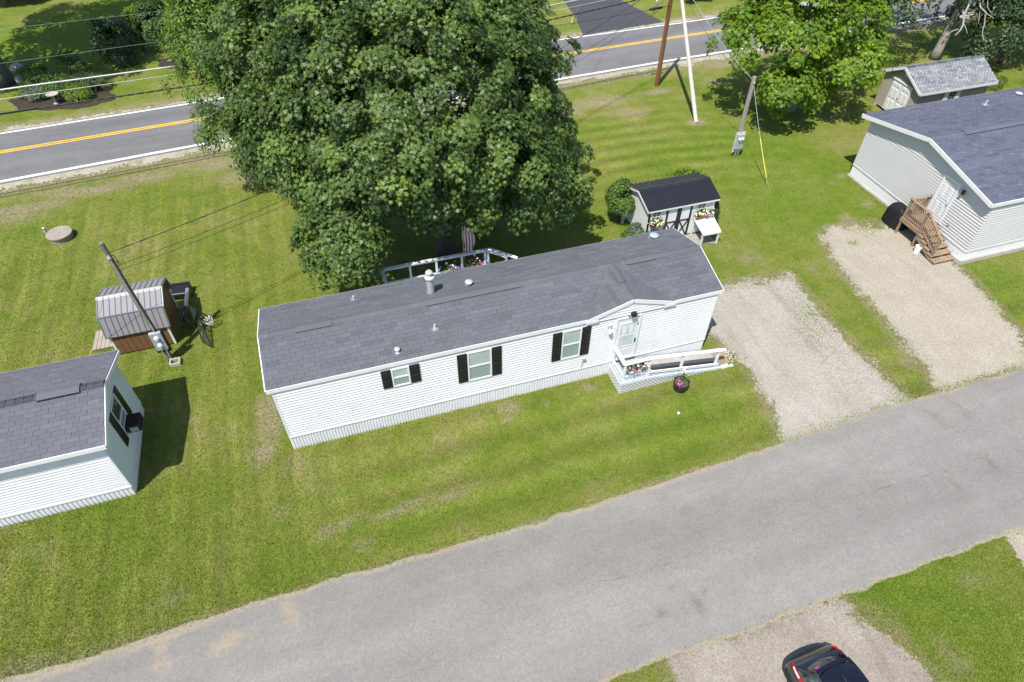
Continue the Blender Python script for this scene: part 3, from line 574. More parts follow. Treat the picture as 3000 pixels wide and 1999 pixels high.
for pl,nn in ((DRIVE1,5000),(DRIVE2,6000),(DRIVE3,3500),(RU[1:-2],9000),(RL[2:-1],5000),([(0,-.2),(16.05,-.2)],900),([(12,-1.1),(16.4,-1.1)],700),([(-20,-.35),(-5.1,-.35)],1500),([(30.15,9.5),(30.15,4.5)],1200)):
    s=np.array([np.array(p[:2]) for p in pl]); L=np.linalg.norm(np.diff(s,axis=0),axis=1); c=np.concatenate([[0],L.cumsum()]); w_=rng.random(nn)*c[-1]
    ex.append(np.interp(w_,c,s[:,0])+rng.normal(size=nn)*.14); ey.append(np.interp(w_,c,s[:,1])+rng.normal(size=nn)*.14)
# weeds creeping into the gravel
for cx,cy,sx,sy,nn in ((21.3,.6,.45,1.1,1500),(20.9,-.9,.6,.9,1200),(21.0,-2.8,.8,.6,500),(20.5,3.0,1.2,.25,900),(15.6,-10.9,.5,.35,700),(22.6,-4.2,.5,.3,900),(28.1,5.0,.6,.4,900),(26.6,4.2,.15,.12,200),(16.9,-1.4,.3,.6,500),(23.5,-4.5,.5,.2,400)):
    ex.append(cx+rng.normal(size=nn)*sx); ey.append(cy+rng.normal(size=nn)*sy)
ex=np.concatenate(ex); ey=np.concatenate(ey); k=~((ey<line(RU,ex)-.12)&(ey>line(RL,ex)+.12)); ex,ey=ex[k],ey[k]
gx=np.concatenate([gx,ex]); gy=np.concatenate([gy,ey]); n=len(gx)
m=N('grass_blade').set(.7,0,.2); t_=m.attr('tint'); m.col(m.ramp(t_,(0.,(.066,.122,.010)),(.5,(.138,.186,.021)),(1.,(.27,.26,.076)))); MT['grass_blade']=m.m
up_=np.stack([rng.normal(size=n)*.9,rng.normal(size=n)*.9,np.full(n,.9)],1); nr=np.stack([rng.normal(size=n),rng.normal(size=n),np.full(n,.6)],1)
leafmesh('grass_blades',np.stack([gx,gy,np.full(n,.0)],1),nr,.045+.055*rng.random(n),'blade',.45+.24*rng.normal(size=n),'grass_blade',None,up=up_,stuff=True,curl=.1)['label']='short grass blades standing on the lawn and along its edges'

# ================================================================== BUILDINGS
def roof_planes(x0,x1,ye0,ze0,yr,zr,ye1,ze1):
    a=np.array([0,yr-ye0,zr-ze0]); b=np.array([0,yr-ye1,zr-ze1]); la,lb=np.linalg.norm(a),np.linalg.norm(b)
    return [((x0,ye0,ze0),(1,0,0),a/la,x1-x0,la,None),((x1,ye1,ze1),(-1,0,0),b/lb,x1-x0,lb,None)]
def roof_slab(x0,x1,ye0,ze0,yr,zr,ye1,ze1,t):
    """solid gable roof deck: cross-section extruded along x"""
    b=B(); s=[(ye0,ze0),(yr,zr),(ye1,ze1),(ye1,ze1-t),(yr,zr-t),(ye0,ze0-t)]
    v=[(x0,y,z) for y,z in s]+[(x1,y,z) for y,z in s]
    b.add(v,[(0,1,4,5),(1,2,3,4),(11,10,7,6),(10,9,8,7)]+[(i,(i+6),(i+1)%6+6,(i+1)%6) for i in range(6)]); return b
def window_y(par,x0,x1,z0,z1,y,sashes=2,pane='pane',fw=.055,mat='white_trim',out=-1):
    """double-hung window in a wall facing -y (out=-1)"""
    w=B(); d=out*.05
    w.box(x0,x1,min(y,y+d),max(y,y+d),z1-fw,z1).box(x0,x1,min(y,y+d),max(y,y+d),z0,z0+fw).box(x0,x0+fw,min(y,y+d),max(y,y+d),z0+fw,z1-fw).box(x1-fw,x1,min(y,y+d),max(y,y+d),z0+fw,z1-fw)
    o=w.build('window',mat,par,bevel=.006)
    zm=(z0+z1)/2
    B().box(x0+fw,x1-fw,y+out*.014-.012,y+out*.014+.012,zm,z1-fw).build('pane',pane,o)
    B().box(x0+fw,x1-fw,y+out*.008-.012,y+out*.008+.012,z0+fw,zm).build('pane','pane_low' if pane=='pane' else pane,o)
    B().box(x0+fw,x1-fw,y+out*.03-.014,y+out*.03+.014,zm-.03,zm+.03).build('sash_bar',mat,o)
    return o
def shutter_y(par,x0,x1,z0,z1,y):
    o=B().box(x0,x1,y-.045,y,z0,z1).build('shutter','black_paint',par,bevel=.006); f=.06; zm=(z0+z1)/2
    for a,b_ in ((z0+f,zm-.03),(zm+.03,z1-f)): B().hexa([(x0+f,y-.046,a),(x1-f,y-.046,a),(x1-f,y-.04,a),(x0+f,y-.04,a),(x0+f,y-.046,b_),(x1-f,y-.046,b_),(x1-f,y-.04,b_),(x0+f,y-.04,b_)]).add([(x0+f,y-.047,a),(x1-f,y-.047,a),(x1-f,y-.047,b_),(x0+f,y-.047,b_),(x0+f+.03,y-.062,a+.03),(x1-f-.03,y-.062,a+.03),(x1-f-.03,y-.062,b_-.03),(x0+f+.03,y-.062,b_-.03)],[(0,1,5,4),(1,2,6,5),(2,3,7,6),(3,0,4,7),(4,5,6,7)]).build('shutter_panel','black_paint',o)
    return o
def vent_cap(par,x,y,z,r,h,mat='white_metal',name='roof_vent',flash=True):
    o=B().lathe((x,y,z-.05),[(r*.62,0),(r*.62,h*.62),(r*.95,h*.64),(r*1.12,h*.74),(r*1.12,h*.86),(r*.7,h*.98),(r*.25,h*1.02)],18).build(name,mat,par,smooth=False)
    if flash: B().lathe((x,y,z-.03),[(r*1.35,0),(r*1.3,.035),(r*.7,.05)],14).build('flashing','galv',o)
    return o

# ------------------------------------------------------------------ white single-wide home in the middle
def main_home():
    L,W_,zb,ze,zr,yr=16.064,3.9,.735,3.30,3.84,1.95
    t=thing('mobile_home','long white mobile home with dark grey shingled roof and black shutters, in the middle','mobile home',(8,1.95,0))
    wall=B().box(.03,L-.03,.03,W_-.03,.6,3.2).add([(10.9,.03,3.2),(14.1,.03,3.2),(12.52,.03,3.72),(10.9,.25,3.2),(14.1,.25,3.2),(12.52,.25,3.72)],[(0,1,2),(5,4,3),(0,3,4,1),(1,4,5,2),(2,5,3,0)]).build('wall','white_siding',t)
    siding(wall,(0,.03),(L,.03),zb,3.26,(0,-1),.128,'white_siding',th=.034)
    pk=lambda z: (10.9+max(0,z-3.27)*3.0,14.12-max(0,z-3.27)*3.0)
    siding(wall,(0,-.013),(L,-.013),3.10,3.72,(0,-1),.128,'white_siding',pk,th=.034)
    siding(wall,(L-.03,0),(L-.03,W_),zb,3.2,(1,0),.128,'white_siding',th=.034); siding(wall,(.03,0),(.03,W_),zb,3.2,(-1,0),.128,'white_siding',th=.034)
    for x in (-.004,L-.056): B().box(x,x+.06,-.004,.056,zb-.005,3.22).build('corner_trim','white_trim',wall)
    B().box(.0,L,-.022,.03,zb-.045,zb-.002).build('starter_strip','white_trim',wall)
    skirting(t,(.0,.026),(L,.026),.0,zb-.03,(0,-1),'white_skirt'); skirting(t,(L-.05,0.05),(L-.05,W_),.0,zb-.03,(1,0),'white_skirt'); skirting(t,(.05,.05),(.05,W_),.0,zb-.03,(-1,0),'white_skirt')
    x0,x1,e0,e1=-.13,L+.13,-.02,W_+.02
    roof=roof_slab(x0,x1,e0,ze,yr,zr,e1,ze,.05).build('roof','underlay',t)
    # dormer over the door
    dl,dr,dp,dz=10.80,14.20,12.50,3.85
    d=B().slab([(dl,-.05,ze),(dp,-.05,dz),(dp,yr+.1,dz)],(-.3,0,1),.03).slab([(dp,-.05,dz),(dr,-.05,ze),(dp,yr+.1,dz)],(.3,0,1),.03); d.build('dormer','underlay',roof)
    pl=roof_planes(x0,x1,e0,ze,yr,zr,e1,ze)
    ld=math.hypot(dp-dl,dz-ze); run=yr+.16
    pl.append(((dl,yr+.1,ze+.004),(0,-1,0),((dp-dl)/ld,0,(dz-ze)/ld),run,ld,lambda u,v: (run-u)<v/ld*run*1.0+.16))
    ld2=math.hypot(dr-dp,dz-ze)
    pl.append(((dr,-.06,ze+.004),(0,1,0),(-(dr-dp)/ld2,0,(dz-ze)/ld2),run,ld2,lambda u,v: u<v/ld2*run+.16))
    shingles(roof,pl,'shingle',.38,.165,contrast=.62,gap=.009)
    # ridge caps and the raised ridge vents
    def cap(xa,xb,h,w_,name,mat='shingle',tint=.45):
        b=B(); b.add([(xa,yr-w_,zr-w_*.27+h-.0),(xb,yr-w_,zr-w_*.27+h),(xb,yr,zr+h+.012),(xa,yr,zr+h+.012),(xa,yr+w_,zr-w_*.27+h),(xb,yr+w_,zr-w_*.27+h),(xa,yr-w_,zr-w_*.27),(xb,yr-w_,zr-w_*.27),(xa,yr+w_,zr-w_*.27),(xb,yr+w_,zr-w_*.27)],[(0,1,2,3),(3,2,5,4),(6,7,1,0),(4,5,9,8),(0,3,4,8,6),(1,7,9,5,2)])
        return b.build(name,mat,roof,tint=tint)
    x=x0
    while x<x1-.02:
        cap(x,min(x+.30,x1),.026,.15,'ridge_cap',tint=random.uniform(.3,.6)); x+=.302
    for a,b_ in ((1.05,2.25),(5.45,8.95),(13.05,14.25)):
        o=cap(a,b_,.052,.19,'ridge_vent',tint=.42); B().box(a+.01,b_-.01,yr-.195,yr-.1905,zr-.055,zr-.02).build('vent_slot','rubber',o)
    for k in range(7):
        yy=-.05+k*.28; B().add([(dp-.14,yy,dz-.03),(dp,yy,dz+.028),(dp+.14,yy,dz-.03),(dp-.14,yy+.27,dz-.03),(dp,yy+.27,dz+.028),(dp+.14,yy+.27,dz-.03)],[(0,3,4,1),(1,4,5,2),(0,1,2),(5,4,3)]).build('ridge_cap','shingle',roof,tint=random.uniform(.3,.6))
    B().add([(dp-.16,.86,dz+.005),(dp,.86,dz+.07),(dp+.16,.86,dz+.005),(dp-.16,1.6,dz+.005),(dp,1.6,dz+.07),(dp+.16,1.6,dz+.005),(dp-.16,.86,dz-.05),(dp+.16,.86,dz-.05),(dp-.16,1.6,dz-.05),(dp+.16,1.6,dz-.05)],[(0,3,4,1),(1,4,5,2),(6,8,3,0),(2,5,9,7),(0,1,2,7,6),(8,9,5,4,3)]).build('ridge_vent','shingle',roof,tint=.4)
    # fascia, rakes
    f=lambda a,b_,n='fascia',w_=.035,h=.16: B().bar(a,b_,w_,h).build(n,'white_trim',roof)
    zf=ze-.085
    f((x0,e0-.014,zf),(dl,e0-.014,zf),w_=.026); f((dr,e0-.014,zf),(x1,e0-.014,zf),w_=.026); f((x0,e1+.018,zf),(x1,e1+.018,zf))
    f((dl-.05,-.066,ze-.10),(dp,-.066,dz-.09),'rake_board',w_=.03); f((dp,-.066,dz-.09),(dr+.05,-.066,ze-.10),'rake_board',w_=.03)
    for xa,xb in ((dl-.06,dl+.42),(dr-.42,dr+.06)): B().box(xa,xb,-.09,-.082,ze-.19,ze-.06).build('eave_return','white_trim',roof)
    for xe in (x0-.018,x1+.018):
        f((xe,e0,zf),(xe,yr,zr-.085),'rake_board'); f((xe,yr,zr-.085),(xe,e1,zf),'rake_board')
    B().box(x0,x1,e0,.03,ze-.175,ze-.165).build('soffit','white_trim',roof)
    # roof fittings
    zs=lambda y: ze+(zr-ze)*(1-abs(y-yr)/(yr+.02))
    ch=B().lathe((5.81,2.54,zs(2.54)-.05),[(.13,0),(.13,.8)],18).build('chimney_pipe','meter_grey',roof,smooth=False)
    B().lathe((5.81,2.54,zs(2.54)+.68),[(.14,0),(.185,.04),(.185,.09),(.12,.13),(.07,.14),(.07,.22),(.12,.24),(.13,.28),(.09,.33),(.03,.34)],18).build('chimney_cap','white_metal',ch)
    B().lathe((5.81,2.54,zs(2.54)-.04),[(.21,0),(.2,.03),(.14,.05)],16).build('flashing','galv',ch)
    vent_cap(roof,7.21,2.56,zs(2.56),.125,.26); vent_cap(roof,4.15,.32,zs(.32),.085,.24); vent_cap(roof,15.05,3.46,zs(3.46),.16,.2,'meter_grey')
    for x,y in ((3.14,3.18),(5.56,.88)):
        o=B().lathe((x,y,zs(y)-.05),[(.042,0),(.042,.24),(.03,.245),(.03,.2)],10).build('vent_pipe','white_metal',roof); B().box(x-.11,x+.11,y-.14,y+.12,zs(y)-.03,zs(y)+.03).build('flashing','galv',o)
    # windows
    for (a,b_,z0,z1,s0,s1) in ((3.80,4.41,2.09,2.98,3.46,4.76),(6.42,7.29,1.49,2.95,6.06,7.65),(9.91,10.65,1.485,2.95,9.55,11.0)):
        window_y(wall,a,b_,z0,z1,.012); shutter_y(wall,s0,a-.012,z0+.01,z1-.01,.012); shutter_y(wall,b_+.012,s1,z0+.01,z1-.01,.012)
    # door
    dx0,dx1,z0,z1=11.98,12.97,.86,3.0
    fr=B().box(dx0,dx0+.07,-.055,.02,z0,z1).box(dx1-.07,dx1,-.055,.02,z0,z1).box(dx0+.07,dx1-.07,-.055,.02,z1-.08,z1).build('door_frame','white_trim',wall,bevel=.006)
    do=B().box(dx0+.07,dx1-.07,-.03,.012,z0,z1-.08).build('door','white_trim',wall,bevel=.004)
    gx0,gx1=12.19,12.78
    fb=B(); 
    for a in ((gx0-.05,gx1+.05,2.64,2.70),(gx0-.05,gx1+.05,1.42,1.47),(gx0-.05,gx0,1.47,2.64),(gx1,gx1+.05,1.47,2.64),(gx0,gx1,2.03,2.06)): fb.box(a[0],a[1],-.045,-.031,a[2],a[3])
    fb.build('glass_frame','white_trim',do); B().box(gx0,gx1,-.036,-.0315,1.47,2.64).build('pane','door_glass',do)
    for a,b_ in ((gx0+.08,gx0+.24),(gx1-.24,gx1-.08)): B().box(a,b_,-.038,-.0365,2.12,2.55).build('door_panel','white_trim',do)
    B().box(gx0,gx1,-.041,-.031,.98,1.32).build('kick_panel','white_trim',do,bevel=.008)
    B().box(12.835,12.865,-.075,-.03,1.60,1.80).build('handle','rubber',do); B().box(12.83,12.87,-.05,-.03,2.5,2.58).build('closer_bracket','rubber',do)
    B().box(dx0,dx1,-.09,.02,z0-.06,z0-.002).build('sill','white_trim',wall)
    # flood lamp over the door, coach lamp, outlet
    o=B().box(12.40,12.72,-.09,-.012,3.03,3.13).build('flood_lamp','white_metal',wall,bevel=.01); B().hexa([(12.46,-.22,3.10),(12.66,-.22,3.10),(12.66,-.06,3.14),(12.46,-.06,3.14),(12.46,-.2,3.24),(12.66,-.2,3.24),(12.66,-.1,3.27),(12.46,-.1,3.27)]).build('lamp_head','rubber',o,bevel=.01)
    for x in (12.42,12.70): B().tube([(x,-.06,3.1),(x+(x-12.56)*.3,-.15,3.16)],.02,6).build('lamp_arm','rubber',o)
    o=B().lathe((11.72,-.02,2.62),[(.07,0),(.075,.16)],12).build('coach_lamp','white_metal',wall); B().lathe((11.72,-.13,2.42),[(.03,0),(.075,.05),(.08,.16),(.05,.2)],12).build('lamp_shade','bucket',o); B().bar((11.72,-.02,2.68),(11.72,-.13,2.60),.03,.03).build('lamp_arm','white_metal',o)
    o=B().box(10.81,10.92,-.07,-.01,1.16,1.26).build('outlet_box','pallet_wood',wall); B().tube([(10.84,-.03,1.16),(10.80,-.02,.95),(10.80,-.015,.70)],.012,5).build('cord','cable_grey',o)
    return t
main_home()

# ------------------------------------------------------------------ entry deck with ramp
def convex_clip(p,d,poly):
    """clip the line p+t*d to a convex polygon (counter-clockwise)"""
    lo,hi=-1e9,1e9
    for i in range(len(poly)):
        a=np.array(poly[i]); e=np.array(poly[(i+1)%len(poly)])-a; n=np.array([-e[1],e[0]]); den=n@d; num=n@(a-p)
        if abs(den)<1e-9:
            if num>0: return None
            continue
        tt=num/den
        if den>0: lo=max(lo,tt)
        else: hi=min(hi,tt)
    return (lo,hi) if hi-lo>.02 else None
def lattice(par,poly,to3,mat='white_trim'):
    """two layers of diagonal laths clipped to a polygon in (s,z); to3(s,z,off)->xyz"""
    b=B(); P0=np.array(poly); s0,s1=P0[:,0].min(),P0[:,0].max()
    for k,sg in ((0,1),(1,-1)):
        d=np.array([sg*.7071,.7071]); s=s0-1.2
        while s<s1+1.2:
            c=convex_clip(np.array([s,0.]),d,poly)
            if c:
                a=np.array([s,0.])+d*c[0]; e=np.array([s,0.])+d*c[1]; n=np.array([-d[1],d[0]])*.019; o=.004+.012*k
                b.hexa([to3(*(a-n),o),to3(*(a+n),o),to3(*(e+n),o),to3(*(e-n),o),to3(*(a-n),o+.008),to3(*(a+n),o+.008),to3(*(e+n),o+.008),to3(*(e-n),o+.008)])
            s+=.15
    return b.build('lattice',mat,par)
def ramp():
    t=thing('entry_ramp','white railed entry deck and ramp with lattice skirt below the front door','ramp',(14,-.5,0))
    X0,X1,X2,Y0,Y1,ZD,ZE=12.0,13.15,16.35,-1.04,-.06,.62,.05
    zr=lambda x: ZD if x<X1 else ZD+(ZE-ZD)*(x-X1)/(X2-X1)
    # boards run across
    x=X0+.02
    while x<X1-.02: B().box(x,min(x+.135,X1)-.008,Y0+.01,Y1,ZD-.03,ZD).build('deck_board','deck_grey',t); x+=.137
    x=X1
    while x<X2-.02:
        xb=min(x+.135,X2)-.008; B().hexa([(x,Y0+.01,zr(x)-.03),(xb,Y0+.01,zr(xb)-.03),(xb,Y1,zr(xb)-.03),(x,Y1,zr(x)-.03),(x,Y0+.01,zr(x)),(xb,Y0+.01,zr(xb)),(xb,Y1,zr(xb)),(x,Y1,zr(x))]).build('ramp_board','deck_grey',t); x+=.137
    B().hexa([(13.2,-.72,zr(13.2)+.003),(16.25,-.72,zr(16.25)+.003),(16.25,-.2,zr(16.25)+.003),(13.2,-.2,zr(13.2)+.003),(13.2,-.72,zr(13.2)+.012),(16.25,-.72,zr(16.25)+.012),(16.25,-.2,zr(16.25)+.012),(13.2,-.2,zr(13.2)+.012)]).build('grip_mat','concrete_pale',t)
    B().hexa([(13.2,-.80,zr(13.2)+.003),(16.35,-.80,zr(16.35)+.003),(16.35,-.735,zr(16.35)+.003),(13.2,-.735,zr(13.2)+.003),(13.2,-.80,zr(13.2)+.09),(16.35,-.80,zr(16.35)+.09),(16.35,-.735,zr(16.35)+.09),(13.2,-.735,zr(13.2)+.09)]).build('curb_rail','black_wood',t)
    # rim
    B().bar((X0,Y0-.016,ZD-.09),(X1,Y0-.016,ZD-.09),.03,.16).build('rim_board','rail_blue',t)
    B().bar((X1,Y0-.016,ZD-.09),(X2,Y0-.016,ZE-.035),.03,.13).build('rim_board','rail_blue',t)
    B().bar((X0-.016,Y0,ZD-.09),(X0-.016,0,ZD-.09),.03,.16).build('rim_board','rail_blue',t)
    B().box(X2-.02,X2+.5,Y0+.12,Y1,.008,.05).build('landing_board','old_wood',t)
    # posts + rails
    yp=Y0+.1; posts=[(X0+.08,-.07),(X0+.12,yp),(13.12,yp),(14.55,yp),(16.12,yp)]
    for x,y in posts: B().box(x-.045,x+.045,y-.045,y+.045,zr(x)-.1,zr(x)+.86).build('post','white_trim',t,bevel=.008)
    top=[(X0+.08,-.03,ZD+.885),(X0+.08,yp-.02,ZD+.885)],[(X0+.03,yp,ZD+.887),(13.14,yp,ZD+.887)],[(13.14,yp,ZD+.885),(16.42,yp,zr(16.3)+.885)]
    for a,b_ in top: B().bar(a,b_,.15,.04).build('handrail','white_trim',t,bevel=.006)
    for a,b_ in (((X0+.1,-.1,ZD+.16),(X0+.1,yp,ZD+.16)),((X0+.16,yp,ZD+.14),(13.08,yp,ZD+.14)),((13.16,yp-.05,zr(13.16)+.15),(16.2,yp-.05,zr(16.2)+.15))): B().bar(a,b_,.04,.12).build('lower_rail','white_trim',t)
    B().bar((X0+.1,-.1,ZD+.78),(X0+.1,yp,ZD+.78),.03,.1).build('upper_rail','white_trim',t)
    lattice(t,[(X0,.0),(X2-.45,.0),(X2-.45,.06),(X1,ZD-.17),(X0,ZD-.17)],lambda s,z,o:(s,Y0-.0-o,z)); lattice(t,[(Y0,0.),(-.02,0.),(-.02,ZD-.17),(Y0,ZD-.17)],lambda s,z,o:(X0-o,s,z))
    B().box(X0+.1,X2-.6,Y0+.35,Y1-.1,.01,.04).build('painted_under_deck_shade','black_wood',t)  # added black slab, stands in for the shade under deck and ramp
    return t
ramp()

# ------------------------------------------------------------------ home at the left edge
def left_home():
    xe,x0,y0,y1,zb,zt=-5.1,-21.,-.27,3.45,.52,2.85
    t=thing('mobile_home','mobile home with grey roof and pale sage gable end at the left edge','mobile home',(-10,1.6,0))
    ye0,ye1,ze,yr,zr=-.46,3.60,2.98,1.57,3.56
    wall=B().box(x0,xe-.03,y0+.03,y1-.03,.4,zt).add([(xe-.03,y0+.03,zt),(xe-.03,y1-.03,zt),(xe-.03,yr,zr-.1),(x0,y0+.03,zt),(x0,y1-.03,zt),(x0,yr,zr-.1)],[(0,1,2),(5,4,3),(1,4,5,2),(2,5,3,0)]).build('wall','sage_siding',t)
    siding(wall,(x0,y0+.03),(xe,y0+.03),zb,zt,(0,-1),.128,'white_siding',th=.034)
    Lg=y1-y0
    def prof(z):
        if z<zt: return (0,Lg)
        f=(z-zt)/(zr-.12-zt); a=yr-y0; return (a*f,Lg-(Lg-a)*f)
    siding(wall,(xe-.03,y0),(xe-.03,y1),zb,zr-.14,(1,0),.14,'sage_siding',prof,th=.04)
    for y in (y0-.004,y1-.055): B().box(xe-.055,xe+.004,y,y+.06,zb,zt).build('corner_trim','white_trim',wall)
    B().box(x0,xe,y0-.02,y0+.03,zb-.07,zb-.002).build('starter_strip','white_trim',wall); B().box(xe-.03,xe+.02,y0,y1,zb-.07,zb-.002).build('starter_strip','white_trim',wall)
    skirting(t,(x0,y0+.026),(xe-.03,y0+.026),0,zb-.03,(0,-1),'white_skirt',.42,3); skirting(t,(xe-.04,y0+.05),(xe-.04,y1),0,zb-.03,(1,0),'white_skirt',.42,4)
    rx1=-4.88; roof=roof_slab(x0,rx1,ye0,ze,yr,zr,ye1,ze,.05).build('roof','underlay',t)
    shingles(roof,roof_planes(x0,rx1,ye0,ze,yr,zr,ye1,ze),'shingle_left',.36,.16,contrast=.42,gap=.008)
    x=rx1-.26
    while x>-12:
        B().add([(x,yr-.15,zr-.01),(x+.27,yr-.15,zr-.004),(x+.27,yr,zr+.052),(x,yr,zr+.035),(x,yr+.15,zr-.01),(x+.27,yr+.15,zr-.004)],[(0,1,2,3),(3,2,5,4),(1,0,3,4,5,2)]).build('ridge_cap','shingle_left',roof,tint=random.uniform(.35,.75)); x-=.25
    o=B().add([(-6.75,yr-.2,zr+.03),(-5.55,yr-.2,zr+.03),(-5.55,yr,zr+.08),(-6.75,yr,zr+.08),(-6.75,yr+.2,zr+.03),(-5.55,yr+.2,zr+.03),(-6.75,yr-.2,zr-.06),(-5.55,yr-.2,zr-.06),(-6.75,yr+.2,zr-.06),(-5.55,yr+.2,zr-.06)],[(0,1,2,3),(3,2,5,4),(6,7,1,0),(4,5,9,8),(0,3,4,8,6),(1,7,9,5,2)]).build('ridge_vent','shingle_left',roof,tint=.5)
    B().box(-6.74,-5.56,yr-.206,yr-.201,zr-.05,zr+.01).build('vent_slot','rubber',o)
    for y_,b_ in ((ye0-.018,1),(ye1+.018,1)): B().bar((x0,y_,ze-.09),(rx1,y_,ze-.09),.035,.17).build('fascia','white_trim',roof)
    for a,b_ in (((rx1+.018,ye0,ze-.09),(rx1+.018,yr,zr-.09)),((rx1+.018,yr,zr-.09),(rx1+.018,ye1,ze-.09))): B().bar(a,b_,.035,.16).build('rake_board','white_trim',roof)
    B().box(x0,rx1,ye0,y0+.03,ze-.19,ze-.18).build('soffit','white_trim',roof)
    # gable window: boards in the (y,z) plane
    xw=xe-.01; wa,wb,z0,z1=1.29,2.11,1.12,2.52
    def bx(y0_,y1_,za,zb_,xa,xb,nm,mt,par): return B().box(xw+xa,xw+xb,y0_,y1_,za,zb_).build(nm,mt,par,bevel=.004)
    wn=bx(wa,wb,z1-.05,z1,0,.05,'window','white_trim',wall)
    for a in ((wa,wb,z0,z0+.05),(wa,wa+.05,z0+.05,z1-.05),(wb-.05,wb,z0+.05,z1-.05),(wa+.05,wb-.05,1.78,1.84),(wa+.05,wb-.05,1.50,1.54)): bx(*a,0,.048,'window_bar','white_trim',wn)
    bx(wa+.05,wb-.05,1.84,z1-.05,0,.02,'pane','dark_pane',wn); bx(wa+.05,wb-.05,z0+.05,1.78,0,.016,'pane','dark_pane',wn)
    for a,b_ in ((.93,1.27),(2.13,2.47)):
        s=bx(a,b_,1.08,2.50,0,.05,'shutter','black_paint',wall)
    return t
left_home()
ac=thing('air_conditioner','black window air conditioner sticking out of the sage gable at the left','air conditioner',(-4.9,1.7,1.15))
B().box(-5.05,-4.62,1.42,1.98,1.16,1.50).build('casing','bin_black',ac,bevel=.02)
for k in range(6): B().box(-4.618,-4.61,1.46,1.94,1.20+k*.048,1.225+k*.048).build('louvre','rubber',ac)
B().box(-4.95,-4.7,1.40,1.418,1.22,1.42).build('side_grille','meter_grey',ac)

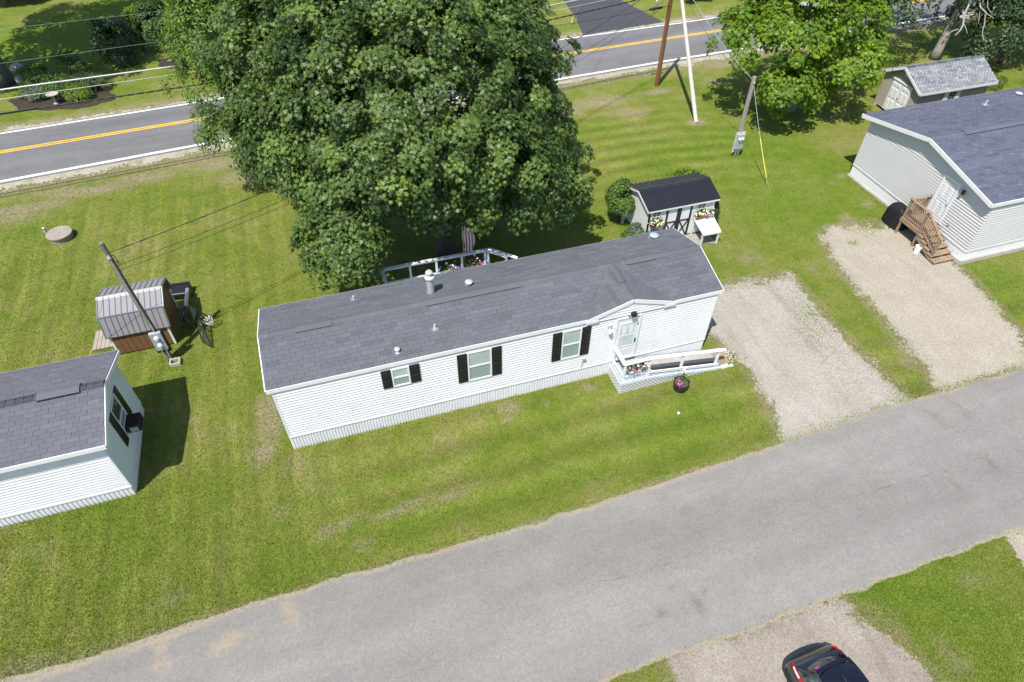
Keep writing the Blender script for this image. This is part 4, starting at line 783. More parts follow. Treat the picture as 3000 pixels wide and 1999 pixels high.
# ------------------------------------------------------------------ grey double-wide home at the right edge
def right_home():
    X0,X1,y0,y1,zb,zt=30.32,46.,1.47,9.42,.70,3.16
    ye0,ye1,ze,yr,zr=1.40,9.85,3.36,5.6,4.22
    t=thing('mobile_home','wide light grey mobile home with slate-blue shingled roof at the right edge','mobile home',(36,5.5,0))
    B().hexa([(X0-.09,y0-.12,0),(X1,y0-.12,0),(X1,y1+.08,0),(X0-.09,y1+.08,0),(X0-.07,y0-.10,.19),(X1,y0-.10,.19),(X1,y1+.06,.06),(X0-.07,y1+.06,.06)]).build('slab','concrete_pale',t)
    wall=B().box(X0+.03,X1,y0+.03,y1-.03,.5,zt).add([(X0+.03,y0+.03,zt),(X0+.03,y1-.03,zt),(X0+.03,yr,zr-.12),(X1,y0+.03,zt),(X1,y1-.03,zt),(X1,yr,zr-.12)],[(2,1,0),(3,4,5),(2,5,4,1),(0,3,5,2)]).build('wall','grey_siding',t)
    Lg=y1-y0
    def prof(z):
        if z<zt: return (0,Lg)
        f=(z-zt)/(zr-.14-zt); a=y1-yr; return (a*f,Lg-(Lg-a)*f)
    siding(wall,(X0+.03,y1),(X0+.03,y0),zb,zr-.17,(-1,0),.14,'grey_siding',prof,th=.055); siding(wall,(X0,y0+.03),(X1,y0+.03),zb,zt,(0,-1),.14,'grey_siding',th=.055)
    for y in (y0-.004,y1-.075): B().box(X0-.004,X0+.075,y,y+.08,zb-.03,zt).build('corner_trim','grey_siding',wall)
    B().box(X0-.025,X0+.03,y0,y1,zb-.06,zb-.002).build('starter_strip','white_trim',wall); B().box(X0,X1,y0-.025,y0+.03,zb-.09,zb-.002).build('starter_strip','white_trim',wall)
    skirting(t,(X0+.022,y1),(X0+.022,y0+.02),.07,zb-.05,(-1,0),'white_skirt',.4,4); skirting(t,(X0+.05,y0+.022),(X1-6,y0+.022),.14,zb-.05,(0,-1),'white_skirt',.4,4)
    rx0=30.05; roof=roof_slab(rx0,X1,ye0,ze,yr,zr,ye1,ze,.06).build('roof','underlay',t)
    shingles(roof,roof_planes(rx0,X1,ye0,ze,yr,zr,ye1,ze),'shingle_right',.32,.16,contrast=.7)
    o=B().add([(31.9,yr-.2,zr+.02),(X1,yr-.2,zr+.02),(X1,yr,zr+.075),(31.9,yr,zr+.075),(31.9,yr+.2,zr+.02),(X1,yr+.2,zr+.02),(31.9,yr-.2,zr-.07),(X1,yr-.2,zr-.07),(31.9,yr+.2,zr-.07),(X1,yr+.2,zr-.07)],[(0,1,2,3),(3,2,5,4),(6,7,1,0),(4,5,9,8),(0,3,4,8,6),(1,7,9,5,2)]).build('ridge_vent','shingle_right',roof,tint=.55)
    B().box(31.92,X1-.02,yr-.207,yr-.201,zr-.065,zr-.005).build('vent_slot','rubber',o)
    x=rx0
    while x<31.9: B().add([(x,yr-.14,zr-.012),(x+.3,yr-.14,zr-.012),(x+.3,yr,zr+.03),(x,yr,zr+.03),(x,yr+.14,zr-.012),(x+.3,yr+.14,zr-.012)],[(0,1,2,3),(3,2,5,4)]).build('ridge_cap','shingle_right',roof,tint=random.uniform(.4,.6)); x+=.3
    B().bar((rx0,ye0-.02,ze-.10),(X1,ye0-.02,ze-.10),.035,.18).build('fascia','white_trim',roof); B().bar((rx0,ye1+.02,ze-.10),(X1,ye1+.02,ze-.10),.035,.18).build('fascia','white_trim',roof)
    for a,b_ in (((rx0-.02,ye0,ze-.10),(rx0-.02,yr,zr-.10)),((rx0-.02,yr,zr-.10),(rx0-.02,ye1,ze-.10))): B().bar(a,b_,.04,.19).build('rake_board','white_trim',roof)
    B().hexa([(rx0,ye0,ze-.2),(X0+.03,ye0,ze-.2),(X0+.03,yr,zr-.2),(rx0,yr,zr-.2),(rx0,ye0,ze-.19),(X0+.03,ye0,ze-.19),(X0+.03,yr,zr-.19),(rx0,yr,zr-.19)]).build('soffit','white_trim',roof)
    B().hexa([(rx0,yr,zr-.2),(X0+.03,yr,zr-.2),(X0+.03,ye1,ze-.2),(rx0,ye1,ze-.2),(rx0,yr,zr-.19),(X0+.03,yr,zr-.19),(X0+.03,ye1,ze-.19),(rx0,ye1,ze-.19)]).build('soffit','white_trim',roof)
    zs=lambda y: ze+(zr-ze)*(1-abs(y-yr)/(yr-ye0))
    for x,y in ((36.2,8.35),(38.6,7.3)):
        o=B().lathe((x,y,zs(y)-.05),[(.05,0),(.05,.3)],10).build('vent_pipe','white_metal',roof); B().box(x-.17,x+.12,y-.14,y+.12,zs(y)-.05,zs(y)+.045).build('flashing','galv',o)
    vent_cap(roof,39.0,8.9,zs(8.9),.16,.22)
    # door in the gable wall (faces -x)
    a,b_,z0,z1=3.26,4.25,.98,3.12; xw=X0-.0
    fr=B().box(xw-.05,xw+.02,a,a+.1,z0,z1).box(xw-.05,xw+.02,b_-.1,b_,z0,z1).box(xw-.05,xw+.02,a+.1,b_-.1,z1-.1,z1).build('door_frame','white_trim',wall,bevel=.006)
    do=B().box(xw-.012,xw+.02,a+.1,b_-.1,z0,z1-.1).build('door','white_trim',wall)
    for (ya,yb,za,zb_) in ((3.45,3.68,2.05,2.75),(3.83,4.06,2.05,2.75),(3.45,3.68,1.2,1.85),(3.83,4.06,1.2,1.85)):
        B().add([(xw-.0125,ya,za),(xw-.0125,yb,za),(xw-.0125,yb,zb_),(xw-.0125,ya,zb_),(xw-.03,ya+.04,za+.04),(xw-.03,yb-.04,za+.04),(xw-.03,yb-.04,zb_-.04),(xw-.03,ya+.04,zb_-.04)],[(4,5,1,0),(5,6,2,1),(6,7,3,2),(7,4,0,3),(7,6,5,4)]).build('door_panel','white_trim',do)
    B().lathe((xw-.05,3.42,1.95),[(.03,0),(.03,.06)],10).build('door_knob','galv',do)
    o=B().lathe((xw-.1,2.98,2.80),[(.05,0),(.075,.05),(.08,.2),(.04,.24)],10).build('wall_lamp','rubber',wall)
    o=B().box(xw-.06,xw-.01,2.79,2.89,1.20,1.32).build('outlet_box','meter_grey',wall)
    return t
right_home()

# ================================================================== OUTBUILDINGS
def brown_shed():
    x0,x1,y0,y1=-6.26,-4.12,6.70,8.86
    t=thing('garden_shed','small brown gambrel shed with grey ribbed metal roof behind the meter pole','shed',(-5.2,7.8,0))
    sec=[(6.60,1.06),(6.89,1.855),(7.78,2.15),(8.67,1.855),(8.96,1.06)]
    wall=B().add([(x,y,z) for x in (x0,x1) for y,z in ((y0,.06),(y0,1.12),(6.93,1.80),(7.78,2.08),(8.63,1.80),(y1,1.12),(y1,.06))],[(6,5,4,3,2,1,0),(7,8,9,10,11,12,13),(0,1,8,7),(1,2,9,8),(2,3,10,9),(3,4,11,10),(4,5,12,11),(5,6,13,12),(0,7,13,6)]).build('wall','brown_panel',t)
    n=9
    for i in range(n):   # grooved panels of the front wall
        a=x0+.05+(x1-x0-.1)*i/n; b_=x0+.05+(x1-x0-.1)*(i+1)/n; B().box(a+.008,b_-.008,y0-.014,y0-.0005,.07,1.1).build('wall_plank','brown_panel',wall)
    for x in (x0-.02,x1-.06): B().box(x,x+.08,y0-.03,y0+.05,.04,1.12).build('corner_trim','white_trim',wall)
    B().box(x1-.06,x1+.02,y1-.05,y1+.03,.04,1.12).build('corner_trim','white_trim',wall)
    rx0,rx1=-6.36,-4.00
    roof=B().add([(x,y,z) for x in (rx0,rx1) for y,z in sec]+[(x,y,z-.03) for x in (rx0,rx1) for y,z in sec],[(i,i+1,i+6,i+5) for i in range(4)]+[(10+i,15+i,16+i,11+i) for i in range(4)]+[(i,10+i,11+i,i+1) for i in range(4)]+[(5+i,6+i,16+i,15+i) for i in range(4)]+[(0,5,15,10),(4,14,19,9)]).build('roof','metal_roof',t)
    nr=11
    for k in range(4):
        a,b_=np.array(sec[k]),np.array(sec[k+1]); nn=np.array([-(b_-a)[1],(b_-a)[0]]); nn/=np.linalg.norm(nn)
        if nn[1]<0 and k in(1,2): nn=-nn
        for i in range(nr+1):
            x=rx0+.03+(rx1-rx0-.06)*i/nr; o=.012
            B().bar((x,a[0]+nn[0]*o,a[1]+nn[1]*o),(x,b_[0]+nn[0]*o,b_[1]+nn[1]*o),.028,.026,up=(0,nn[0],nn[1])).build('roof_rib','metal_roof_lip',roof)
    for k,(y,z) in ((1,sec[1]),(3,sec[3])): B().bar((rx0-.01,y,z+.015),(rx1+.01,y,z+.015),.05,.02).build('roof_seam','metal_roof_lip',roof)
    B().add([(rx0-.01,7.64,2.115),(rx1+.01,7.64,2.115),(rx1+.01,7.78,2.185),(rx0-.01,7.78,2.185),(rx0-.01,7.92,2.115),(rx1+.01,7.92,2.115)],[(0,1,2,3),(3,2,5,4)]).build('ridge_cap','metal_roof',roof)
    for k in range(4):
        a,b_=sec[k],sec[k+1]; B().bar((rx1+.012,a[0],a[1]-.03),(rx1+.012,b_[0],b_[1]-.03),.022,.09).build('rake_trim','rail_blue' if k in(1,) else 'metal_roof_lip',roof)
brown_shed()
t=thing('wooden_step','weathered plank platform beside the brown shed','platform',(-6.9,7.75,0))
B().box(-7.25,-6.35,7.2,7.28,.01,.08).box(-7.25,-6.35,8.2,8.28,.01,.08).build('bearer','pallet_wood',t)
for i in range(6): x=-7.27+i*.155; B().box(x,x+.14,7.18,8.30,.082,.115).build('plank','pallet_wood',t)

# ------------------------------------------------------------------ white shed with black roof
def white_shed():
    x0,x1,y0,y1=16.98,20.42,7.2,9.34; ef,er,rg=(7.06,1.91),(9.46,1.85),(8.28,2.29)
    t=thing('garden_shed','white garden shed with black metal roof and black cross-braced double doors','shed',(18.7,8.3,0))
    wall=B().add([(x,y,z) for x in (x0,x1) for y,z in ((y0,.05),(y0,1.84),(8.28,2.2),(y1,1.8),(y1,.05))],[(4,3,2,1,0),(5,6,7,8,9),(0,1,6,5),(1,2,7,6),(2,3,8,7),(3,4,9,8),(0,5,9,4)]).build('wall','shed_white',t)
    n=14
    for i in range(n): a=y0+(y1-y0)*i/n; b_=a+(y1-y0)/n; zt=lambda y: 1.86+(2.21-1.86)*(1-abs(y-8.28)/1.08); B().hexa([(x0-.012,a+.006,.06),(x0-.0005,a+.006,.06),(x0-.0005,b_-.006,.06),(x0-.012,b_-.006,.06),(x0-.012,a+.006,zt(a)-.03),(x0-.0005,a+.006,zt(a)-.03),(x0-.0005,b_-.006,zt(b_)-.03),(x0-.012,b_-.006,zt(b_)-.03)]).build('wall_plank','shed_white',wall)
    for a,b_ in ((x0,17.85),(19.22,x1)):
        k=max(1,round((b_-a)/.2))
        for i in range(k): u=a+(b_-a)*i/k; B().box(u+.005,u+(b_-a)/k-.005,y0-.012,y0-.0005,.06,1.84).build('wall_plank','shed_white',wall)
    B().box(x0-.03,x0+.06,y0-.035,y0-.013,.03,1.70).build('corner_board','black_paint',wall)
    B().box(x0-.03,x0-.013,y0-.035,y0+.06,.03,1.70).build('corner_board','shed_white',wall)
    B().box(x0,x1,y0-.05,y0-.014,1.70,1.86).build('frieze_board','white_trim',wall)
    # doors
    d0,dm,d1,zt=17.87,18.55,19.22,1.69
    for a,b_ in ((d0,dm-.01),(dm+.01,d1)):
        do=B().box(a,b_,y0-.025,y0-.002,.08,zt).build('door','shed_white',wall); y=y0-.036
        for c in ((a,a+.1,.08,zt),(b_-.1,b_,.08,zt),(a+.1,b_-.1,.93,1.0)): B().box(c[0],c[1],y-.01,y+.01,c[2],c[3]).build('brace','black_wood',do)
        B().bar((a+.1,y,.1),(b_-.1,y,.92),.02,.065,up=(-.8,0,.6)).build('brace','black_wood',do); B().bar((b_-.1,y-.004,.1),(a+.1,y-.004,.92),.02,.065,up=(.8,0,.6)).build('brace','black_wood',do)
    # windows and flower boxes
    for a,b_ in ((17.16,17.56),(19.5,19.9)):
        wn=B().box(a,b_,y0-.03,y0-.013,1.14,1.72).build('window','dark_pane',wall)
        for c in ((a-.02,b_+.02,1.70,1.74),(a-.02,b_+.02,1.40,1.44),(a-.02,a+.015,1.14,1.70),(b_-.015,b_+.02,1.14,1.70),((a+b_)/2-.01,(a+b_)/2+.01,1.44,1.70),(a,b_,1.56,1.58)): B().box(c[0],c[1],y0-.045,y0-.031,c[2],c[3]).build('window_bar','white_trim',wn)
    # roof
    rx0,rx1=16.84,20.55
    sec=[ef,rg,er]; roof=B().add([(x,y,z) for x in (rx0,rx1) for y,z in sec]+[(x,y,z-.035) for x in (rx0,rx1) for y,z in sec],[(0,1,4,3),(1,2,5,4),(6,9,10,7),(7,10,11,8),(0,6,7,1),(1,7,8,2),(3,4,10,9),(4,5,11,10),(0,3,9,6),(2,8,11,5)]).build('roof','black_roof',t)
    for s,(a,b_) in enumerate(((ef,rg),(er,rg))):
        a,b_=np.array(a),np.array(b_); d=b_-a; nn=np.array([-d[1],d[0]]); nn=nn/np.linalg.norm(nn)*(1 if s==0 else -1); k=26 if s==0 else 17
        for i in range(k+1): x=rx0+.02+(rx1-rx0-.04)*i/k; h=.05 if s==0 else .04; B().bar((x,*(a+nn*.008)),(x,*(b_+nn*.008)),.026,h,up=(0,nn[0],nn[1])).build('roof_rib','black_roof',roof)
    B().add([(rx0-.01,8.13,2.262),(rx1+.01,8.13,2.262),(rx1+.01,8.28,2.335),(rx0-.01,8.28,2.335),(rx0-.01,8.43,2.26),(rx1+.01,8.43,2.26)],[(0,1,2,3),(3,2,5,4)]).build('ridge_cap','black_roof',roof)
    for a,b_ in ((ef,rg),(rg,er)): B().bar((rx0+.0,a[0],a[1]-.09),(rx0+.0,b_[0],b_[1]-.09),.03,.1).build('rake_board','white_trim',roof)
    B().bar((rx0+.03,ef[0]+.02,ef[1]-.09),(rx1,ef[0]+.02,ef[1]-.09),.03,.1).build('fascia','white_trim',roof)
white_shed()

def flowers(par,pts,size,mats,n,spread,z=.0):
    per=n//len(mats)
    for mt in mats:
        c=np.array(pts)[rng.integers(0,len(pts),per)]+rng.normal(size=(per,3))*np.array(spread); c[:,2]+=z
        nr=np.stack([rng.normal(size=per)*.5,rng.normal(size=per)*.5-.3,np.ones(per)],1); leafmesh('blossoms',c,nr,size*(.7+.6*rng.random(per)),'petal',np.full(per,.5),mt,par)
for k,(a,b_,lb) in enumerate(((17.10,17.62,'window box of yellow blooms left of the black braced doors'),(19.44,20.0,'window box of yellow, pink and white blooms above the white table'))):
    t=thing('window_box',lb,'flower box',((a+b_)/2,7.05,.95),'flower boxes on the white shed')
    B().box(a,b_,6.98,7.15,.96,1.10).build('box','terracotta',t,bevel=.01)
    n=420; c=np.stack([rng.uniform(a-.04,b_+(.05 if k==0 else .3),n),rng.normal(7.04,.07,n),rng.normal(1.2,.09,n)],1)
    leafmesh('foliage',c,rng.normal(size=(n,3))+np.array([0,-.4,1.2]),.075*(.7+.6*rng.random(n)),'oval',.5+.2*rng.normal(size=n),'leaf_shrub',t)
    flowers(t,[(x,7.0,1.24) for x in np.linspace(a,b_,7)],.058,['f_yellow','f_yellow','f_white','f_blush'] if k==0 else ['f_yellow','f_yellow','f_pink','f_white'],90,(.06,.07,.07))
    if k: flowers(t,[(x,7.0,1.18) for x in np.linspace(b_-.15,b_+.22,5)],.05,['f_blush','f_white'],60,(.06,.07,.09))
t=thing('potting_table','white slanting potting table standing against the white shed','table',(19.9,6.7,0))
B().hexa([(19.36,6.10,.72),(20.32,6.08,.72),(20.44,7.16,.90),(19.40,7.16,.90),(19.36,6.10,.76),(20.32,6.08,.76),(20.44,7.16,.94),(19.40,7.16,.94)]).build('table_top','bucket',t,bevel=.008)
for x,y in ((19.42,6.18),(20.24,6.14)): B().hexa([(x-.01,y-.04,0),(x+.06,y-.04,0),(x+.06,y+.03,0),(x-.01,y+.03,0),(x-.03,y-.05,.718),(x+.05,y-.05,.718),(x+.05,y+.04,.718),(x-.03,y+.04,.718)]).build('leg','white_trim',t)
for x in (19.46,20.34): B().box(x-.03,x+.03,7.10,7.15,0,.89).build('leg','white_trim',t)
B().bar((19.37,6.08,.705),(20.31,6.06,.705),.03,.07).build('apron','white_trim',t)
o=struct(sheet('gravel_pad',ragged([(18.2,6.1),(20.3,6.15),(20.3,7.15),(18.0,7.2)],.05,.12,8),.006,'gravel_pale'),'white stone pad before the white shed')
t=thing('compost_tub','grey-green garden tub at the foot of the white shed, left of its doors','tub',(17.3,7.0,0))
B().lathe((17.28,6.86,0),[(.26,0),(.36,.5),(.40,.62),(.41,.66)],10).build('tub','compost',t)
B().lathe((17.28,6.86,.66),[(.42,0),(.36,.05),(.12,.09),(.05,.10)],10).build('lid','compost',t)

# ------------------------------------------------------------------ tan shed behind the right home
def tan_shed():
    x0,x1,y0,y1=37.15,42.3,13.05,16.0; zt=2.05; yr,zr=14.62,2.98
    t=thing('garden_shed','tan sided shed with pale grey shingles and white double doors','shed',(39.7,14.5,0))
    for x in (37.3,39.7,42.1):
        for y in (13.2,15.85): B().box(x-.2,x+.2,y-.1,y+.1,0,.14).build('block','concrete',t)
    wall=B().box(x0+.03,x1,y0+.03,y1-.03,.14,zt).add([(x,y,z) for x in (x0+.03,x1) for y,z in ((y0+.03,zt),(y1-.03,zt),(yr,zr-.1))],[(2,1,0),(3,4,5),(2,5,4,1),(0,3,5,2)]).build('wall','tan_siding',t)
    Lg=y1-y0
    def prof(z):
        if z<zt: return (0,Lg)
        f=(z-zt)/(zr-.12-zt); a=y1-yr; return (a*f,Lg-(Lg-a)*f)
    siding(wall,(x0+.03,y1),(x0+.03,y0),.16,zr-.16,(-1,0),.115,'tan_siding',prof,th=.034); siding(wall,(x0,y0+.03),(x1,y0+.03),.16,zt,(0,-1),.115,'tan_siding',th=.034)
    for y in (y0-.005,y1-.065): B().box(x0-.006,x0+.07,y,y+.07,.15,zt).build('corner_trim','tan_siding',wall)
    ye0,ye1,ze=12.86,16.25,2.12; rx0,rx1=36.95,42.6
    roof=roof_slab(rx0,rx1,ye0,ze,yr,zr,ye1,ze+.02,.05).build('roof','underlay',t)
    shingles(roof,roof_planes(rx0,rx1,ye0,ze,yr,zr,ye1,ze+.02),'shingle_tan_shed',.24,.145,contrast=1.05,gap=.03,th=.02)
    x=rx0
    while x<rx1-.05: B().add([(x,yr-.16,zr-.06),(x+.2,yr-.16,zr-.06),(x+.2,yr,zr+.035),(x,yr,zr+.035),(x,yr+.16,zr-.06),(x+.2,yr+.16,zr-.06)],[(0,1,2,3),(3,2,5,4),(1,0,3,4,5,2)]).build('ridge_cap','shingle_tan_shed',roof,tint=random.choice((.05,.3,.35,.4,.5))); x+=.204
    B().bar((rx0,ye0-.02,ze-.08),(rx1,ye0-.02,ze-.08),.03,.14).build('fascia','white_trim',roof)
    for a,b_ in (((rx0-.02,ye0,ze-.08),(rx0-.02,yr,zr-.08)),((rx0-.02,yr,zr-.08),(rx0-.02,ye1,ze-.06))): B().bar(a,b_,.035,.14).build('rake_board','white_trim',roof)
    # doors
    xw=x0-.005
    for a,b_ in ((13.66,14.42),(14.44,15.2)):
        do=B().box(xw-.035,xw+.0,a,b_,.16,2.0).build('door','white_trim',wall)
        for (ya,yb) in ((a+.08,(a+b_)/2-.03),((a+b_)/2+.03,b_-.08)):
            for za,zb_ in ((1.65,1.88),(.95,1.55),(.25,.85)):
                B().add([(xw-.0355,ya,za),(xw-.0355,yb,za),(xw-.0355,yb,zb_),(xw-.0355,ya,zb_),(xw-.055,ya+.04,za+.04),(xw-.055,yb-.04,za+.04),(xw-.055,yb-.04,zb_-.04),(xw-.055,ya+.04,zb_-.04)],[(4,5,1,0),(5,6,2,1),(6,7,3,2),(7,4,0,3),(7,6,5,4)]).build('door_panel','white_trim',do)
    B().box(xw-.07,xw,13.6,15.26,2.002,2.09).build('door_header','white_trim',wall); B().box(xw-.07,xw-.036,14.38,14.41,1.02,1.16).build('latch','rubber',wall)
    v=B().box(xw-.03,xw,14.28,14.58,2.42,2.74).build('gable_vent','white_trim',wall)
    for k in range(5): B().box(xw-.04,xw-.031,14.31,14.55,2.46+k*.055,2.48+k*.055).build('louvre','rail_blue',v)
    wn=B().box(39.36,39.93,y0-.04,y0-.002,1.18,1.84).build('window','white_trim',wall)
    for a in (39.40,39.66):
        for z0,z1 in ((1.22,1.36),(1.38,1.50),(1.54,1.66),(1.68,1.80)): B().box(a,a+.23,y0-.046,y0-.041,z0,z1).build('pane','dark_pane',wn)
    for a,b_ in ((39.06,39.34),(39.95,40.23)): B().box(a,b_,y0-.05,y0-.003,1.14,1.88).build('shutter','white_trim',wall,bevel=.006)
tan_shed()

# ------------------------------------------------------------------ wooden steps to the right home
def steps():
    t=thing('wooden_stairs','weathered wooden porch steps with railing at the grey home','stairs',(29.7,3,0))
    xa,xb,ya,yb,zl=29.10,30.26,3.12,4.36,.93
    for i in range(8): y=ya+i*.155; B().box(xa-.03,xb,y,y+.145,zl-.035,zl).build('landing_board','old_wood',t)
    for a,b_ in (((xa,ya,zl-.13),(xa,yb+.02,zl-.13)),((xb,ya,zl-.13),(xb,yb,zl-.13))): B().bar(a,b_,.045,.18).build('rim_board','old_wood',t)
    for a,b_ in (((xa,ya,zl-.13),(xb,ya,zl-.13)),((xa,yb,zl-.13),(xb,yb,zl-.13))): B().bar(a,b_,.045,.178).build('rim_board','old_wood',t)
    for x,y in ((xa+.05,ya+.06),(xa+.05,yb-.05)): B().box(x-.045,x+.045,y-.045,y+.045,0,1.9).build('post','old_wood',t)
    B().box(xb-.1,xb-.01,yb-.09,yb,zl,1.9).build('post','old_wood',t); B().box(xa+.0,xa+.09,1.98,2.07,.2,1.22).build('newel_post','old_wood',t)
    B().bar((xa+.05,ya-.02,1.92),(xa+.05,yb+.05,1.92),.14,.035).build('handrail','old_wood',t); B().bar((xa-.02,yb-.05,1.905),(xb,yb-.05,1.905),.14,.035).build('handrail','old_wood',t)
    B().bar((xa+.05,ya,1.88),(xa+.05,1.86,1.10),.1,.035).build('handrail','old_wood',t); B().bar((xa+.05,ya,zl+.1),(xa+.05,yb,zl+.1),.035,.08).build('bottom_rail','old_wood',t); B().bar((xa,yb-.05,zl+.1),(xb,yb-.05,zl+.1),.035,.08).build('bottom_rail','old_wood',t)
    for i in range(9): y=ya+.14+i*.118; B().box(xa+.03,xa+.07,y,y+.035,zl+.06,1.9).build('baluster','old_wood',t)
    for i in range(7): x=xa+.16+i*.13; B().box(x,x+.035,yb-.068,yb-.032,zl+.06,1.89).build('baluster','old_wood',t)
    n=5; run=(ya-1.66)/n
    for i in range(n):
        y=ya-run*(i+1); z=zl-(zl-.0)/(n+1)*(i+1); B().box(xa-.05,xb-.06,y,y+run*.52,z-.04,z).build('tread','old_wood',t); B().box(xa-.05,xb-.06,y+run*.52+.01,y+run+.02,z-.04,z).build('tread','old_wood',t)
    for x in (xa-.02,(xa+xb)/2,xb-.1):
        P_=[(x,ya,zl-.04)]
        for i in range(n): y=ya-run*(i+1); z=zl-zl/(n+1)*(i+1)-.042; P_+=[(x,y+run,z),(x,y,z)]
        P_+=[(x,1.66,0),(x,1.95,0),(x,ya,zl-.42)]; k=len(P_)
        b=B().add(P_+[(a+.04,b_,c) for a,b_,c in P_],[tuple(range(k)),tuple(range(2*k-1,k-1,-1))]+[((i+1)%k,i,i+k,(i+1)%k+k) for i in range(k)]); b.build('stringer','old_wood',t)
    B().bar((xa+.05,ya-.1,zl+.02),(xa+.05,2.0,.42),.035,.07).build('bottom_rail','old_wood',t)
    for i in range(8):
        f=(i+.6)/8.6; y=ya-.02-(ya-2.06)*f; zt=1.88-(ya-y)*.62; B().box(xa+.03,xa+.07,y-.018,y+.018,zl+.02-(ya-y)*.53,zt).build('baluster','old_wood',t)
steps()
t=thing('bucket','white plastic bucket beside the wooden steps','bucket',(29.0,2.72,0))
B().lathe((29.0,2.72,.004),[(.125,0),(.15,.33),(.16,.335),(.16,.36),(.148,.362),(.14,.30)],18).build('pail','bucket',t,smooth=False); B().lathe((29.0,2.72,.28),[(.13,0),(.13,.012)],16).build('murky_water','soil',t)
# covered grill
b=B(); rings=[]; nseg=28
for z,rx,ry,amp in ((0,.46,.62,.06),(.15,.45,.6,.05),(.4,.42,.57,.035),(.62,.40,.55,.03),(.8,.37,.52,.02),(.95,.30,.45,.02),(1.04,.18,.3,.015),(1.07,.04,.08,.0)):
    rings.append([(29.62+(rx+amp*math.sin(k*5.1+z*4)*math.cos(k*1.7))*math.copysign(abs(math.cos(2*math.pi*k/nseg))**.6,math.cos(2*math.pi*k/nseg)),4.98+(ry+amp*math.cos(k*3.3+z*3))*math.copysign(abs(math.sin(2*math.pi*k/nseg))**.6,math.sin(2*math.pi*k/nseg)),z) for k in range(nseg)])
b.add([p for r_ in rings for p in r_],[(i*nseg+k,i*nseg+(k+1)%nseg,(i+1)*nseg+(k+1)%nseg,(i+1)*nseg+k) for i in range(len(rings)-1) for k in range(nseg)]+[tuple((len(rings)-1)*nseg+k for k in range(nseg))])
one('covered_grill','grill under a crumpled black cover beside the wooden steps','grill',b,'cover',smooth=True)

# ================================================================== POLES, WIRES
def pole(name,label,base,top,r,mat,r2=None):
    t=thing(name,label,'pole',base); B().tube([base,np.array(base)*.5+np.array(top)*.5,top],[r,r*.5+(r2 or r*.8)*.5,r2 or r*.8],14).build('shaft',mat,t,smooth=False); return t
def meters(t,c,zt,zb,w_,d,face,board,n=2,vert=True):
    """meter board: c xy of pole, face direction -y"""
    x,y=c; o=B().box(x-w_/2-.06,x+w_/2+.06,y-.03,y,zb-.12,zt+.08).build('backboard',board,t)
    p=B().box(x-w_/2,x+w_/2,y-.16,y-.031,zb+.1,zt).build('meter_box','meter_grey',t,bevel=.012)
    for k in range(n):
        cx,cz=(x+.0,zb+.1+(zt-zb-.1)*(.72-.42*k)) if vert else (x-.09+.18*k,zb+.1+(zt-zb-.1)*.7)
        B().tube([(cx,y-.16,cz),(cx,y-.2,cz)],.095 if vert else .075,16).build('meter_ring','bucket',p); B().tube([(cx,y-.2,cz),(cx,y-.27,cz)],[.075,.06],16).build('meter_dome','lamp_white',p)
    for k in (-.07,.09): B().tube([(x+k,y-.1,zb+.1),(x+k,y-.1,.0)],.035,8).build('conduit','galv',t)
    return p
LP=np.array([-4.31,5.92,0]); LT=np.array([-4.60,6.12,5.62])
t=pole('utility_pole','slim weathered service pole with meter box and conduit beside the brown shed',LP,LT,.10,'pole_wood',.085)
meters(t,(-4.34,5.83),1.62,.62,.42,0,0,'black_wood')
B().tube([(-4.32,5.74,1.6),(-4.32,5.76,1.75),(-4.36,5.82,2.0),(-4.40,5.86,2.3),(-4.52,5.97,4.6),(-4.55,6.0,5.0)],.035,8).build('conduit','galv',t)
B().lathe((-4.55,5.99,4.98),[(.05,0),(.08,.08),(.05,.16)],10).build('weather_head','galv',t)
for k in range(3): B().tube([(-4.5,6.0,5.0),(-4.35,5.95+.04*k,4.85-.05*k),(-4.38,6.0,5.1+.02*k),(-4.5,6.08,5.15)],.012,5).build('drip_loop','cable_black',t)
B().tube([(-4.5,6.0,4.6),(-4.44,5.98,3.6),(-4.42,5.94,2.6),(-4.36,5.86,1.75)],.012,5).build('cable','cable_black',t)
t=thing('concrete_block','hollow grey concrete block lying at the foot of the slim meter pole','block',(-4.1,5.55,0))
bb=B(); bb.box(-4.3,-3.9,5.38,5.44,0,.16).box(-4.3,-3.9,5.66,5.72,0,.16).box(-4.3,-4.24,5.44,5.66,0,.16).box(-3.96,-3.9,5.44,5.66,0,.16).build('shell','concrete',t,bevel=.006)
RP=np.array([25.42,13.15,0]); RT_=np.array([25.55,13.35,4.38])
t=pole('utility_pole','short grey service pole with two meters on the right lawn',RP,RT_,.125,'pole_grey',.115)
meters(t,(25.37,12.98),1.40,.42,.46,0,0,'pole_pale',2,False)
B().tube([(25.38,12.9,1.38),(25.42,13.02,1.7),(25.5,13.2,3.6),(25.52,13.22,4.1)],.025,8).build('conduit','galv',t); B().lathe((25.5,13.2,4.05),[(.04,0),(.06,.08),(.03,.13)],10).build('weather_head','galv',t)
TOP=np.array([25.12,22.40,9.2])
t=pole('utility_pole','tall reddish brown utility pole beside the highway',(25.154,22.38,0),TOP,.15,'pole_brown',.11)
B().bar((25.1,22.25,7.9),(25.1,22.55,7.9),.12,.12).build('bracket','galv',t)
JT=np.array([25.13,22.28,7.25])
pole('brace_pole','pale bare pole leaning up against the brown utility pole',(25.2,17.13,0),JT,.125,'pole_pale',.10)
